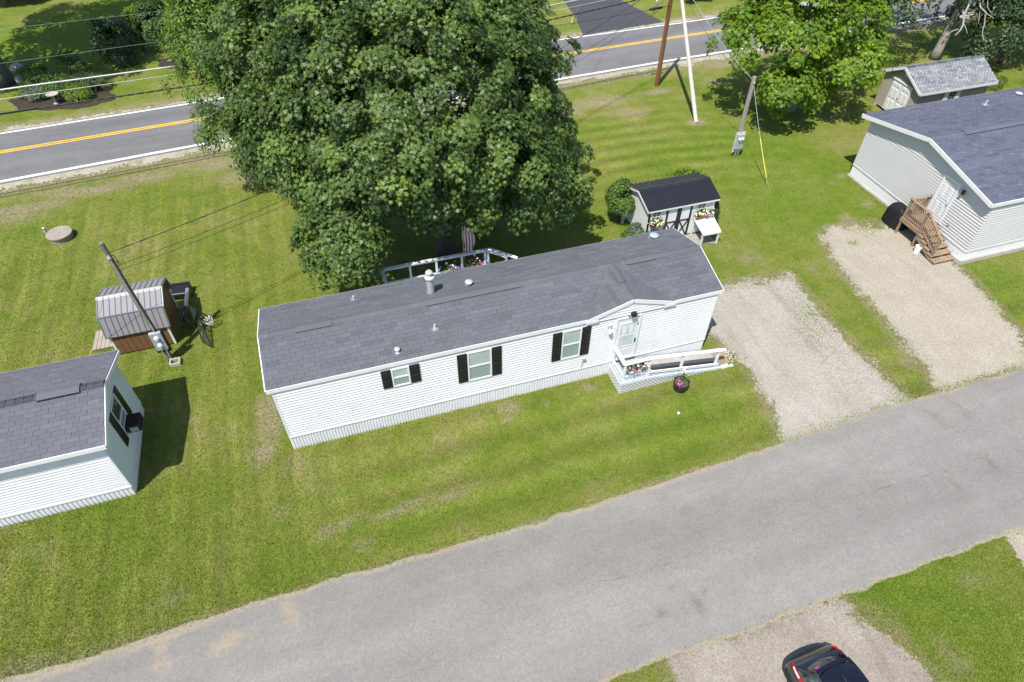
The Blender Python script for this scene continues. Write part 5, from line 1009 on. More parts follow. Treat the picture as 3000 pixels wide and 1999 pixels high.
def wire(name,label,pts,r,mat,sag=.0,n=24,cat='cable',group=None,twist=False):
    P_=[np.array(p,float) for p in pts]; b=B(); path=[]
    for i in range(len(P_)-1):
        for k in range(n+(i==len(P_)-2)): s=k/n; path.append(P_[i]*(1-s)+P_[i+1]*s-np.array([0,0,4*sag*s*(1-s)]))
    if twist:
        L=np.cumsum([0]+[np.linalg.norm(path[i+1]-path[i]) for i in range(len(path)-1)])
        for ph in (0,math.pi): b.tube([p+np.array([0,math.cos(l*7+ph),math.sin(l*7+ph)])*r*.8 for p,l in zip(path,L)],r*.75,5)
    else: b.tube(path,r,6)
    return one(name,label,cat,b,mat,group,smooth=True)
g='overhead cables along the highway'
def yl(x): return 22.4+(x-25.15)*.094
wire('overhead_cable','thick pale cable, brightest of the wires above the highway at upper left',[(-45,yl(-45),6.1),(-9,yl(-9),5.88),(-2.2,yl(-2.2),5.76),(12,yl(12),5.75),(25.1,22.3,6.4)],.038,'cable_grey',0,12,group=g)
wire('overhead_cable','thin grey cable just below the thick pale cable at upper left',[(-45,yl(-45),5.8),(-8.8,yl(-8.8),5.47),(-1.8,yl(-1.8),5.38),(12,yl(12),5.4),(25.1,22.3,6.1)],.013,'cable_grey',0,12,group=g)
wire('overhead_cable','lowest thick black cable skirting the highway at upper left',[(-45,yl(-45),5.2),(-9,yl(-9),4.83),(-1.9,yl(-1.9),4.74),(8,yl(8),4.78),(15.8,yl(15.8),4.95)],.034,'cable_black',0,40,group=g,twist=True)
wire('overhead_cable','twisted black cable crossing above the dark driveway',[(8,yl(8),5.0),(15.7,yl(15.7),5.13),(21.8,yl(21.8),5.5),(25.1,22.3,5.85)],.03,'cable_black',0,60,group=g,twist=True)
sp=[(8,yl(8),4.72),(16.0,yl(16),4.84),(20.5,yl(20.5),4.83),(25.1,22.3,4.98)]
t=thing('overhead_cable','thin black cable with a fat splice case left of the brown pole','cable',(16,21.5,4.8),g)
bw=B(); 
for a,b_ in zip(sp[:-1],sp[1:]): bw.tube([a,b_],.014,6)
bw.build('wire','cable_black',t); p0=np.array(sp[2]); p1=np.array(sp[3]); pa,pb=p0+(p1-p0)*.68,p0+(p1-p0)*.90
B().tube([pa,pa+(pb-pa)*.12,pb-(pb-pa)*.12,pb],[.02,.075,.075,.02],12).build('splice_case','rubber',t,smooth=True)
wire('overhead_wire','thin green wire over the lawn across the highway, lower of two',[(-45,yl(-45),7.4),(-9,yl(-9)-.1,7.02),(-2.4,yl(-2.4),6.96),(12,yl(12),7.2),(25.1,22.3,8.3)],.007,'wire_green',0,12,cat='wire',group=g)
wire('overhead_wire','topmost thin green wire near the upper left corner',[(-45,yl(-45),8.7),(-8.6,yl(-8.6),8.33),(-3.3,yl(-3.3),8.25),(12,yl(12),8.4),(25.1,22.3,9.1)],.007,'wire_green',0,12,cat='wire',group=g)
wire('overhead_wire','wire running right from the brown pole above the far verge',[(25.1,22.4,8.2),(40,yl(40),7.9),(75,yl(75),8.4)],.012,'cable_black',0,12,cat='wire',group=g)
wire('service_drop','twisted service cable from the top of the slim meter pole into the maple',[(-4.5,6.1,5.2),(25.0,22.2,6.6)],.014,'cable_black',1.0,60,group='service drops',twist=True)
wire('service_drop','upper of two thin black wires from the slim meter pole into the maple',[(-4.48,6.05,4.65),(25.0,22.2,5.6)],.010,'cable_black',1.0,40,cat='wire',group='service drops')
wire('service_drop','lower of two thin black wires from the slim meter pole into the maple',[(-4.46,6.03,4.45),(25.0,22.2,5.2)],.009,'cable_black',1.0,40,cat='wire',group='service drops')
wire('service_drop','service wire from the short grey pole up to the brown pole',[(25.5,13.3,4.2),(25.13,22.3,7.0)],.013,'cable_grey',.35,40,cat='wire',group='service drops',twist=True)
wire('service_drop','thin wire hanging beside the service wire above the highway',[(25.53,13.35,4.0),(25.13,22.3,6.5)],.008,'cable_black',.5,30,cat='wire',group='service drops')
for nm,(xx,yy,zz) in (('left',(22.,50,7.)),('mid',(24.5,55,7.))):
    wire('service_drop','thin wire crossing the dark driveway, %s of the two'%('left' if nm=='left' else 'right'),[(16.5,21.3,5.0) if nm=='left' else (18.5,21.6,5.0),(xx+9,42,6.0)],.009,'cable_black',.2,20,cat='wire',group='service drops')
def guy(label,a,b_,f0,f1):
    t=thing('guy_wire',label,'guy wire',b_); a=np.array(a,float); b_=np.array(b_,float)
    sg=lambda f: b_+(a-b_)*f+np.array([0,0,-4*.14*f*(1-f)]); B().tube([sg(f) for f in np.linspace(0,1,17)],.008,5).build('wire','galv',t); B().tube([sg(f) for f in np.linspace(f0,f1,9)],.021,8).build('guard','yellow',t); B().tube([b_,sg(f0)],.014,6).build('anchor_rod','galv',t)
guy('guy wire with short yellow guard beside the brown shed',(-4.56,6.1,5.05),(-7.42,6.55,0),.06,.17)
guy('guy wire with long yellow guard on the right lawn',(25.55,13.3,4.05),(25.38,9.58,0),.11,.50)

# ------------------------------------------------------------------ basketball hoop lying on its side
t=thing('basketball_hoop','toppled black basketball hoop with clear backboard beside the brown shed','basketball hoop',(-3.5,8.3,0))
B().hexa([(-4.35,9.45,.02),(-3.55,9.35,.02),(-3.50,10.05,.02),(-4.35,10.1,.02),(-4.35,9.5,.30),(-3.62,9.42,.30),(-3.55,9.95,.42),(-4.35,10.05,.42)]).build('base_tank','bin_black',t,bevel=.05)
B().tube([(-4.3,10.04,.43),(-3.55,9.98,.43)],.05,8).build('base_roller','bin_black',t)
B().tube([(-3.62,9.5,.46),(-3.66,8.3,.48)],.075,10).build('mast','galv',t); B().tube([(-3.66,8.3,.48),(-3.68,7.35,.5)],.062,10).build('mast_lower','bin_black',t)
for k in range(3): B().tube([(-3.66,8.2-.1*k,.5),(-3.78,7.5-.06*k,.52+.05*k),(-3.5,7.3-.05*k,.5+.06*k),(-3.15,7.25-.05*k,.45+.05*k)],.022,6).build('support_arm','galv' if k==1 else 'bin_black',t)
A_=[np.array(p) for p in ((-3.46,8.05,.75),(-3.08,6.42,.06),(-2.78,6.82,.05),(-3.12,7.6,.8))]
A_[2]=A_[1]+(A_[3]-A_[0])*1.; n_=np.cross(A_[1]-A_[0],A_[3]-A_[0])
B().slab(A_,n_,.01).build('backboard','smoke_glass',t)
for i in range(4): B().bar(A_[i],A_[(i+1)%4],.035,.035,up=n_).build('backboard_frame','bin_black',t)
c=(A_[0]+A_[1])/2; c2=(A_[2]+A_[3])/2; B().bar(c,c2,.035,.03,up=n_).build('backboard_brace','bin_black',t)
rc=np.array([-2.80,7.22,.55]); B().tube([rc+np.array([.22*math.cos(a),.20*math.sin(a),.10*math.cos(a)]) for a in np.linspace(0,2*math.pi,25)],.012,6,False).build('rim','rubber',t)
b=B()
for k in range(10):
    a=2*math.pi*k/10; p=rc+np.array([.22*math.cos(a),.20*math.sin(a),.1*math.cos(a)]); q_=rc+np.array([.12+.09*math.cos(a+.6),-.06+.08*math.sin(a+.6),-.28]); b.tube([p,(p+q_)/2+rng.normal(size=3)*.02,q_],.009,4); q2=rc+np.array([.12+.09*math.cos(a-.6),-.06+.08*math.sin(a-.6),-.28]); b.tube([p,(p+q2)/2+rng.normal(size=3)*.02,q2],.009,4)
b.build('net','net',t); B().bar((-3.2,7.35,.5),(-3.0,7.28,.55),.06,.08).build('rim_bracket','rubber',t)

# ------------------------------------------------------------------ concrete well ring
t=thing('well_cover','round concrete well cover on the far left lawn','well cover',(-9.62,15.78,0))
B().lathe((-9.62,15.78,0),[(.50,0),(.50,.22),(.56,.225),(.57,.30),(.55,.315)],32).build('ring','well_concrete',t); B().lathe((-9.62,15.78,.315),[(.05,0),(.05,.03)],10).build('plug','concrete_pale',t)
t=thing('pipe_stub','small capped white pipe standing next to the concrete well cover','pipe',(-10.38,16.4,0))
B().lathe((-10.38,16.4,0),[(.05,0),(.05,.25)],10).build('pipe','white_metal',t); B().lathe((-10.38,16.4,.25),[(.07,0),(.07,.07),(.03,.09)],10).build('cap','white_metal',t)

# ------------------------------------------------------------------ back deck
def back_deck():
    t=thing('back_deck','pale blue railed back deck in the shade behind the white home','deck',(7,5.4,0)); X0,X1,Y0,Y1,ZD,ZR=4.52,9.15,3.97,6.95,.72,1.62
    x=X0
    while x<X1-.05: B().box(x,x+.135,Y0,Y1,ZD-.03,ZD).build('deck_board','deck_grey',t); x+=.143
    B().box(X0,X1,Y1-.02,Y1+.012,ZD-.22,ZD-.032).build('rim_board','rail_blue',t)
    for x in (X0+.05,5.68,6.82,7.95,X1-.16,X1-.02): B().box(x-.045,x+.045,Y1-.09,Y1,0,ZR-.02).build('post','rail_blue',t)
    B().box(X0-.045,X0+.045,Y0,Y0+.09,0,ZR-.02).build('post','rail_blue',t)
    B().bar((X0-.06,Y1-.045,ZR),(X1+.04,Y1-.045,ZR),.15,.04).build('handrail','rail_blue',t); B().bar((X0,Y1-.02,ZR),(X0,Y0,ZR),.15,.038).build('handrail','rail_blue',t)
    B().bar((X0,Y1-.045,ZR-.07),(X1,Y1-.045,ZR-.07),.035,.09).build('upper_rail','rail_blue',t); B().bar((X0,Y1-.045,ZD+.12),(X1,Y1-.045,ZD+.12),.035,.09).build('lower_rail','rail_blue',t)
    # steps rail going down to the right
    B().bar((X1+.06,Y1-.04,ZR),(10.25,Y1-.75,1.42),.15,.04).build('stair_rail','rail_blue',t); B().bar((X1+.06,Y1-.04,ZR-.12),(9.9,Y1-.5,1.36),.03,.16).build('stair_rail_board','rail_blue',t); B().box(9.78,9.87,Y1-.52,Y1-.43,0,1.42).build('post','rail_blue',t)
    for i in range(3): B().box(X1+.02+i*.3,X1+.3+i*.3,5.2,6.9,ZD-.2*(i+1)-.04,ZD-.2*(i+1)).build('tread','deck_grey',t)
back_deck()
for a,cols,lb,seed in ((7.4,['f_violet','f_violet','f_white'],'hanging basket of violet petunias on the back deck, middle bay',1),(8.5,['f_violet','f_white','f_violet','f_magenta'],'flower box of violet and white petunias in the right bay of the back deck',2),(7.55,['f_red','f_red'],'pot of red geraniums on the back deck next to the roof edge',3),(4.32,['f_violet','f_blush'],'potted violet blooms at the left end of the back deck',4)):
    z0=1.05 if seed<3 else .95 if seed==3 else 0; y=6.62 if seed<3 else 5.9 if seed==3 else 6.6; w_=.28 if seed<3 else .16
    t=thing('flower_pot',lb,'flower pot',(a,y,z0)); B().lathe((a,y,z0-(.3 if seed<4 else 0)),[(.1,0),(.15,.2),(.16,.22)] if seed<4 else [(.16,0),(.22,.75),(.23,.8)],12).build('pot','barrel',t)
    n=160; zt=z0+(.05 if seed<4 else .95); leafmesh('foliage',np.stack([rng.normal(a,w_*.8,n),rng.normal(y,.12,n),rng.normal(zt,.08,n)],1),rng.normal(size=(n,3))+[0,0,1.2],np.full(n,.08),'oval',.4+.2*rng.normal(size=n),'leaf_shrub',t); flowers(t,[(a,y,zt+.1)],.075,cols,26 if seed<3 else 14,(w_,.14,.1))
# flag
t=thing('flag','striped red and white flag hanging under the maple behind the back deck','flag',(8.25,7.3,0))
B().tube([(8.15,7.35,0),(8.15,7.35,2.9)],.02,8).build('staff','galv',t)
nu,nv=14,9; v=[]
for i in range(nu):
    for j in range(nv): u,w_=i/(nu-1),j/(nv-1); v.append((8.17+.06*math.sin(u*9+w_*2)+w_*.75*(.55),7.33-w_*.28+.05*math.sin(w_*7+u*3),1.45+u*1.35-.25*w_*(1-u*.3)))
me=bpy.data.meshes.new('cloth'); me.from_pydata([tuple(np.array(p)-BASE[t.name]) for p in v],[],[(i*nv+j,i*nv+j+1,(i+1)*nv+j+1,(i+1)*nv+j) for i in range(nu-1) for j in range(nv-1)])
m=N('flag_stripes').set(.8,0,.1); o_=m.xyz(); s=m.math('SINE',m.math('MULTIPLY',m.math('ADD',o_[0],m.math('MULTIPLY',o_[1],-.2)),2*math.pi/.13)); m.col(m.mix(m.ramp(s,(.46,0.),(.54,1.)),(.70,.68,.68),(.40,.012,.03))); me.materials.append(m.m)
o=bpy.data.objects.new('cloth',me); COL.objects.link(o); o.parent=t; sm=o.modifiers.new('s','SOLIDIFY'); sm.thickness=.004
# rail planter, barrel planter, stones, litter
t=thing('rail_planter','flower box with magenta and white petunias hung inside the white ramp railing','flower box',(12.55,-.9,.95))
B().box(12.28,12.86,-.98,-.80,.92,1.08).build('box','bucket',t,bevel=.01); n=500; leafmesh('foliage',np.stack([rng.uniform(12.2,13.0,n),rng.normal(-.9,.1,n),rng.normal(1.18,.09,n)],1),rng.normal(size=(n,3))+[0,-.3,1.2],.07*(.7+.6*rng.random(n)),'oval',.5+.25*rng.normal(size=n),'leaf_mid',t)
flowers(t,[(x,-.95,1.24) for x in (12.4,12.6,12.8,12.9)],.045,['f_magenta','f_white','f_blush','f_white'],56,(.09,.08,.07)); flowers(t,[(12.38,-1.0,1.2),(12.6,-1.02,1.18),(12.56,-1.03,1.05)],.07,['f_magenta'],6,(.03,.03,.03))
t=thing('barrel_planter','black half barrel planter with pink flowers on the front lawn','planter',(14.32,-1.52,0))
B().lathe((14.32,-1.52,0),[(.22,0),(.26,.05),(.29,.34),(.305,.35),(.305,.40),(.27,.40),(.265,.34)],24).build('tub','barrel',t,smooth=False); B().lathe((14.32,-1.52,.33),[(.265,0),(.262,.02)],20).build('soil','soil',t)
n=260; leafmesh('foliage',np.stack([rng.normal(14.42,.10,n),rng.normal(-1.42,.09,n),.36+abs(rng.normal(0,.14,n))],1),rng.normal(size=(n,3))+[0,0,1.],.075*(.7+.6*rng.random(n)),'lance',.6+.2*rng.normal(size=n),'leaf_shrub',t)
n=150; leafmesh('herb',np.stack([rng.normal(14.36,.09,n),rng.normal(-1.64,.06,n),.37+abs(rng.normal(0,.06,n))],1),rng.normal(size=(n,3))+[0,0,1.],.06*(.7+.6*rng.random(n)),'lance',.6+.2*rng.normal(size=n),'leaf_grey',t)
flowers(t,[(14.2,-1.55,.46),(14.22,-1.5,.5),(14.17,-1.62,.44)],.036,['f_pink'],30,(.04,.06,.04)); flowers(t,[(14.40,-1.36,.86),(14.44,-1.35,.95)],.06,['f_blush'],16,(.03,.03,.06)); B().tube([(14.42,-1.40,.35),(14.41,-1.36,.92)],.008,5).build('stem','bark',t)
for (x,y,w_,d_,lb) in ((16.55,-1.02,.36,.2,'flat pale paving stone at the foot of the ramp, larger of two'),(16.82,-1.06,.16,.15,'small flat pale paving stone at the foot of the ramp')):
    one('paving_stone',lb,'stone',B().hexa([(x-w_/2,y-d_/2,0),(x+w_/2,y-d_/2+.02,0),(x+w_/2-.01,y+d_/2,0),(x-w_/2+.02,y+d_/2-.01,0),(x-w_/2+.01,y-d_/2+.01,.05),(x+w_/2-.01,y-d_/2+.03,.05),(x+w_/2-.02,y+d_/2-.01,.05),(x-w_/2+.03,y+d_/2-.02,.05)]),'stone',group='paving stones')
b=B()
for k in range(60):
    x,y,r=rng.normal(17.0,.14),rng.uniform(-.95,-.15),rng.uniform(.012,.034); b.lathe((x,y,0),[(r,0),(r*1.05,r*.4),(r*.6,r*.8)],6)
o=b.build('white_pebbles','stone'); o['kind']='stuff'; o['label']='white pebbles strewn at the end of the ramp'
one('paper_scrap','white scrap of paper on the front lawn','litter',B().hexa([(13.66,-2.63,.005),(13.76,-2.61,.02),(13.75,-2.54,.03),(13.67,-2.55,.01),(13.66,-2.63,.02),(13.755,-2.61,.035),(13.745,-2.54,.05),(13.67,-2.55,.025)]),'paper')

# ================================================================== CAR
def car():
    cx,cy=12.88,-11.40; f=np.array([.045,-1.,0]); f/=np.linalg.norm(f); r=np.array([-f[1],f[0],0.])  # r: towards +x
    r=np.array([1.,.045,0.]); r/=np.linalg.norm(r)
    W=lambda x,s,z: np.array([cx,cy,0])+r*x+f*s+np.array([0,0,z])
    t=thing('car','black hatchback with red tail lamps parked nose down at the bottom edge','car',(12.9,-13.4,0))
    def loft(rings,closed=True):
        b=B(); n=len(rings[0]); b.add([p for q_ in rings for p in q_],[(i*n+k,i*n+(k+1)%n,(i+1)*n+(k+1)%n,(i+1)*n+k) for i in range(len(rings)-1) for k in range(n if closed else n-1)]+([tuple(range(n))[::-1],tuple((len(rings)-1)*n+k for k in range(n))] if closed else [])); return b
    prof=[(.0,.60,.36,.58,.60),(.05,.72,.30,.70,.72),(.2,.78,.25,.86,.88),(.38,.805,.23,.95,.97),(.9,.815,.2,.98,1.0),(1.7,.815,.2,.97,1.0),(2.7,.81,.2,.94,.99),(3.1,.80,.2,.90,.95),(3.6,.77,.22,.80,.86),(3.9,.70,.26,.68,.72),(4.02,.55,.34,.56,.58)]
    rings=[]
    for s,hw,zb,zs,zd in prof:
        h=[(0,zb),(hw*.9,zb),(hw,zb+.12),(hw*1.01,(zb+zs)/2),(hw*.98,zs-.05),(hw*.92,zs),(hw*.6,zd-.005),(0,zd)]
        rings.append([W(x,s,z) for x,z in h]+[W(-x,s,z) for x,z in h[::-1][1:-1]])
    body=loft(rings).build('body','car_paint',t,smooth=True); sm=body.modifiers.new('sub','SUBSURF'); sm.levels=2; sm.render_levels=2
    gs=[(.30,.66,.96,.97),(.44,.62,.96,1.16),(.60,.55,.96,1.40),(.66,.54,.96,1.445),(1.0,.56,.97,1.49),(1.6,.575,.97,1.50),(2.1,.57,.96,1.47),(2.4,.55,.95,1.38),(3.0,.60,.95,.96)]
    def ring(s,hr,zb,zr): return [(.73,zb),(hr+.04,max(zb,zr-.07)),(hr,zr-.015),(hr*.6,zr+.012),(0,zr+.02),(-hr*.6,zr+.012),(-hr,zr-.015),(-hr-.04,max(zb,zr-.07)),(-.73,zb)]
    RG=[[W(x,s+(.16*(x/.6)**2 if s<.7 and abs(x)<hr+.01 else .05 if s<.7 else 0),z) for x,z in ring(s,hr,zb,zr)] for s,hr,zb,zr in gs]
    def patch(i0,i1,k0,k1,nm,mt,lift=0.):
        q_=[RG[i][k0:k1+1] for i in range(i0,i1+1)]; b=loft(q_,False); b.v=[tuple(np.array(p)+np.array([0,0,lift])) for p in b.v]; return b.build(nm,mt,t,smooth=True)
    patch(0,2,2,6,'rear_window','car_glass'); patch(2,7,2,6,'roof','car_roof',.004); patch(7,8,2,6,'windscreen','car_glass')
    for a,b_ in ((0,2),(6,8)):
        patch(0,8,a,b_,'side_window','car_glass')
    for sg in (-1,1):
        q_=[[W(sg*(hr+.005),s,zr-.01),W(sg*(hr+.05),s,max(zb,zr-.075))] for s,hr,zb,zr in gs]; b=loft(q_,False); b.v=[tuple(np.array(p)+np.array([0,0,.006])) for p in b.v]; b.build('roof_pillar','car_paint',t,smooth=True)
    # spoiler lip, bumper lip
    arc=[(-.52,.60),(-.3,.555),(0,.54),(.3,.555),(.52,.60)]; b=B()
    for (x0,s0),(x1,s1) in zip(arc[:-1],arc[1:]): b.hexa([W(x0,s0,1.405),W(x1,s1,1.405),W(x1,s1+.1,1.44),W(x0,s0+.1,1.44),W(x0,s0,1.43),W(x1,s1,1.43),W(x1,s1+.1,1.462),W(x0,s0+.1,1.462)])
    b.build('spoiler','car_roof',t)
    arc=[(-.835,.62),(-.83,.35),(-.79,.16),(-.68,.04),(-.5,-.03),(-.25,-.065),(0,-.075),(.25,-.065),(.5,-.03),(.68,.04),(.79,.16),(.83,.35),(.835,.62)]; b=B()
    for (x0,s0),(x1,s1) in zip(arc[:-1],arc[1:]):
        k=.86; b.hexa([W(x0,s0,.42),W(x1,s1,.42),W(x1*k,s1*.8+.08,.42),W(x0*k,s0*.8+.08,.42),W(x0,s0,.60),W(x1,s1,.60),W(x1*k,s1*.8+.08,.66),W(x0*k,s0*.8+.08,.66)])
    b.build('bumper','rubber',t,bevel=.015)
    for sg in (-1,1):
        L=[(.66,.13,.80,.02),(.72,.22,.85,.05),(.765,.36,.885,.07),(.785,.52,.90,.05),(.79,.66,.905,.01)]; b=B(); c=B()
        for (x0,s0,z0,w0),(x1,s1,z1,w1) in zip(L[:-1],L[1:]):
            b.hexa([W(sg*x0,s0,z0-w0),W(sg*x1,s1,z1-w1),W(sg*(x1-.07),s1,z1+.02),W(sg*(x0-.07),s0,z0+.03),W(sg*(x0+.028),s0,z0+.01),W(sg*(x1+.028),s1,z1+.01),W(sg*(x1-.04),s1,z1+.065),W(sg*(x0-.04),s0,z0+.07)])
        o=b.build('tail_lamp','red_plastic',t,smooth=False)
        for (x0,s0,z0,w0),(x1,s1,z1,w1) in zip(L[1:3],L[2:4]): c.hexa([W(sg*(x0+.012),s0,z0+.0),W(sg*(x1+.012),s1,z1+.0),W(sg*(x1-.02),s1,z1+.03),W(sg*(x0-.02),s0,z0+.03),W(sg*(x0+.016),s0,z0+.034),W(sg*(x1+.016),s1,z1+.034),W(sg*(x1-.014),s1,z1+.062),W(sg*(x0-.014),s0,z0+.062)])
        c.build('reversing_lamp','lamp_white',o)
        for s in (.75,3.2): 
            w_=B().tube([W(sg*.66,s,.31),W(sg*.82,s,.31)],.31,20).build('wheel','rubber',t); B().tube([W(sg*.80,s,.31),W(sg*.83,s,.31)],.2,16).build('rim','galv',w_)
        m_=B().hexa([W(sg*.80,2.45,.98),W(sg*.98,2.5,.99),W(sg*.98,2.62,.99),W(sg*.80,2.6,.98),W(sg*.80,2.45,1.10),W(sg*.97,2.5,1.12),W(sg*.97,2.62,1.10),W(sg*.80,2.6,1.10)]).build('wing_mirror','car_paint',t,bevel=.03)
    B().hexa([W(-.02,.9,1.50),W(.02,.9,1.50),W(.015,1.12,1.515),W(-.015,1.12,1.515),W(-.006,.90,1.57),W(.006,.90,1.57),W(.004,1.1,1.525),W(-.004,1.1,1.525)]).build('antenna_fin','rubber',t)
    B().bar(W(-.05,.40,1.115),W(.32,.46,1.205),.02,.02).build('rear_wiper','rubber',t)
    # little pink letters on the glass
    for x,s in ((-.40,.50),(-.36,.515),(-.32,.50)): B().hexa([W(x,s-.03,1.262-.05),W(x+.03,s-.03,1.265-.05),W(x+.03,s+.05,1.385-.05),W(x,s+.05,1.38-.05),W(x,s-.03,1.28-.05),W(x+.03,s-.03,1.28-.05),W(x+.03,s+.05,1.40-.05),W(x,s+.05,1.40-.05)]).build('sticker','pink',t)
car()

# ================================================================== PLANTS
tree('maple_tree','huge dark green maple behind the white home',(7.75,9.25,0),11.,.36,
 [(7.3,10.8,7.2,6.0,5.2,5.0),(3.3,6.9,3.4,1.6,1.7,1.7),(7.4,7.6,4.8,2.8,2.0,1.9),(11.3,7.7,4.0,2.4,2.0,1.7),(12.0,10.2,4.6,2.0,2.4,2.2),(3.6,9.3,4.6,1.8,1.8,1.7),(2.1,11.2,5.8,2.2,2.6,2.6),(2.8,15,7,3.2,3,3.4),(11.8,14,6.5,2.8,3.4,3.4),(7.5,12.5,10,4.6,4.2,3.2),(5.2,7.2,6.0,2.0,1.8,1.8),(4.6,8.6,4.4,2.2,2.2,2.0),(9.6,6.8,6.0,2.2,1.8,1.8),(8.4,7.6,3.7,2.2,1.3,1.1)],
 2400,84,.150,'maple','leaf_maple',clr=.58,nlimb=26,inner=.38,tvar=.22,rough=.24)
tree('ash_tree','lighter green tree with narrow leaves against the left side of the huge maple',(.4,18.2,0),10.5,.2,
 [(-.1,17.6,6.6,2.5,2.8,3.8),(-.6,17.0,3.6,1.7,1.9,1.5),(.6,18.8,9.4,2.6,2.6,2.4)],330,95,.20,'lance','leaf_ash',clr=.62,nlimb=14,inner=.45)
tree('maple_tree','bright yellow-green maple beside the highway on the right',(31.7,16.85,0),9.,.2,
 [(31,17.3,5.4,3.4,3.3,3.0),(27.9,17.9,4.6,2.0,2.2,1.6),(29.3,14.9,2.7,1.7,1.4,1.3),(33.2,15.1,3.4,2.1,1.7,1.5),(34.8,17.6,4.2,1.9,2.2,1.7),(31.3,18.5,8,2.6,2.6,2.2),(34.2,19.3,6.4,2.3,2.3,2.1),(29.6,16.2,5.0,2.0,2.0,1.6),(30.7,15.5,1.9,2.2,1.5,1.3)],
 470,64,.21,'maple','leaf_bright',clr=.66,nlimb=22,inner=.5,bark='dead_wood')
t3=tree('old_tree','old tree with thick grey trunk and bare dead limbs behind the tan shed',(46.0,20.6,0),10.5,.27,
 [(41.6,20.6,4.2,1.9,1.9,1.7),(43.0,21.8,6.6,2.8,2.6,2.2),(46,21.5,9.2,4.2,3.8,2.4),(49.5,21.5,7.5,2.6,2.8,2.4)],260,70,.2,'oval','leaf_dark',clr=.7,nlimb=18,lean=(.9,.5),inner=.5,bark='pole_grey')
def px_path(pts,z0,z1): return [gp(x,y,z0+(z1-z0)*i/(len(pts)-1)) for i,(x,y) in enumerate(pts)]
for pts,z0,z1,r0 in (([(2843,-30),(2840,10),(2826,40),(2822,75),(2812,90),(2798,104)],6.6,5.4,.09),([(2822,70),(2829,85),(2834,99)],5.7,5.3,.035),([(2815,86),(2795,88),(2778,98),(2763,112)],5.5,5.2,.04),([(2863,-20),(2872,22),(2890,38),(2912,54)],6.4,5.6,.07),([(2885,34),(2884,70),(2878,95),(2881,120)],5.9,5.3,.045),([(2866,25),(2855,33),(2850,45)],6,5.7,.03),([(2895,-10),(2895,20),(2901,40)],6.5,5.9,.04),([(2872,30),(2868,50),(2866,68)],5.9,5.6,.03),([(2760,0),(2740,40),(2722,65),(2708,88)],6.0,5.2,.05),([(2720,66),(2700,72),(2690,85)],5.5,5.2,.025),([(2755,5),(2728,30),(2705,40)],6,5.6,.03)):
    p=px_path(pts,z0-2.3,z1-2.1); B().tube([a+rng.normal(size=3)*.02 for a in p],list(np.linspace(r0,r0*.35,len(p))),6).build('dead_limb','dead_wood',t3,smooth=True)
g='thicket at the upper right'
tree('thicket_tree','dense dark leafy tree right behind the tan shed roof',(49.8,18.6,0),5.5,.14,[(49.2,18.9,2.7,2.6,2.2,2.4),(47.9,20.4,3.4,1.8,1.7,2.2),(50.6,20.6,4.6,2.6,2.2,2.2),(47.6,18.6,1.4,1.1,1.,1.1)],330,52,.19,'oval','leaf_dark',clr=.6,nlimb=8,group=g,inner=.6)
tree('thicket_tree','tall mid green tree in the upper right corner',(54.2,18.4,0),7.5,.16,[(53.6,18.6,4.4,2.8,2.6,3.0),(52.4,16.6,2.2,1.6,1.5,1.6),(55.4,20.6,6,3,3,2.6)],300,56,.2,'lance','leaf_mid',clr=.65,nlimb=8,group=g,inner=.6)
tree('thicket_tree','loose green tree at the right edge above the grey home',(52.8,14.2,0),5.5,.12,[(52.6,14.6,3.6,1.8,1.6,1.9),(53.6,15.6,5.2,2,2,1.5)],130,56,.2,'lance','leaf_mid',clr=.6,nlimb=8,group=g,inner=.5)
shrub('ground_plant','low green weeds at the right end of the tan shed',(45.0,15.4,0),[(45.0,15.6,.3,.9,.7,.5),(46.2,15.8,.4,.8,.7,.5)],40,34,.12,'lance','leaf_shrub',clr=.3,cat='plant')
shrub('sapling','slender dark sapling above the roof line of the grey home',(46.6,13.2,0),[(46.6,13.3,1.1,.7,.6,1.1)],50,30,.12,'lance','leaf_dark',clr=.3,cat='sapling')
# across the highway
tree('shade_tree','thick trunked tree cut off at the upper left edge',(-15.75,35.0,0),11.,.55,[(-17.,35,9.5,5.2,4.8,2.8),(-13.6,38.8,10.8,3.8,3.8,2.),(-16.5,42,9.6,4.2,3.6,2.4),(-12.8,33.2,9.8,2.6,2.8,1.8),(-12.8,43,9.8,3.6,3,2)],640,55,.25,'oval','leaf_mid',clr=.9,nlimb=14,inner=.4)
g='dark trees along the top edge'
for x,y,lb in ((-18.5,51.5,'dark tree in the very upper left corner'),(-14.2,53.2,'dark tree on the top edge, right of the corner tree'),(-10.4,54.2,'dark low tree on the top edge farthest right of the group')):
    tree('border_tree',lb,(x,y,0),5.,.16,[(x,y,2.6,2.4,2.,2.4),(x+1.4,y-.4,1.4,1.4,1.2,1.2)],150,44,.24,'oval','leaf_dark',clr=.7,nlimb=6,group=g,inner=.6)
shrub('round_shrub','dark blue-green round shrub on the lawn across the highway',(-8.7,36.5,0),[(-8.7,36.8,1.4,1.45,1.4,1.4),(-8.6,36.0,.6,1.0,.8,.6)],200,42,.13,'oval','leaf_dark',clr=.38)
shrub('round_shrub','yellow-green shrub with darker core between dark shrub and ash',(-6.4,37.8,0),[(-6.3,38.0,1.4,1.1,1.1,1.4),(-5.6,38.4,1.9,.9,.9,1.1)],150,40,.13,'oval','leaf_mid',clr=.36)
shrub('round_shrub','yellow sprouting shrub tucked behind the dark blue-green shrub',(-7.4,38.0,0),[(-7.35,38.1,1.5,.7,.7,1.3)],90,40,.12,'oval','leaf_bright',clr=.32)
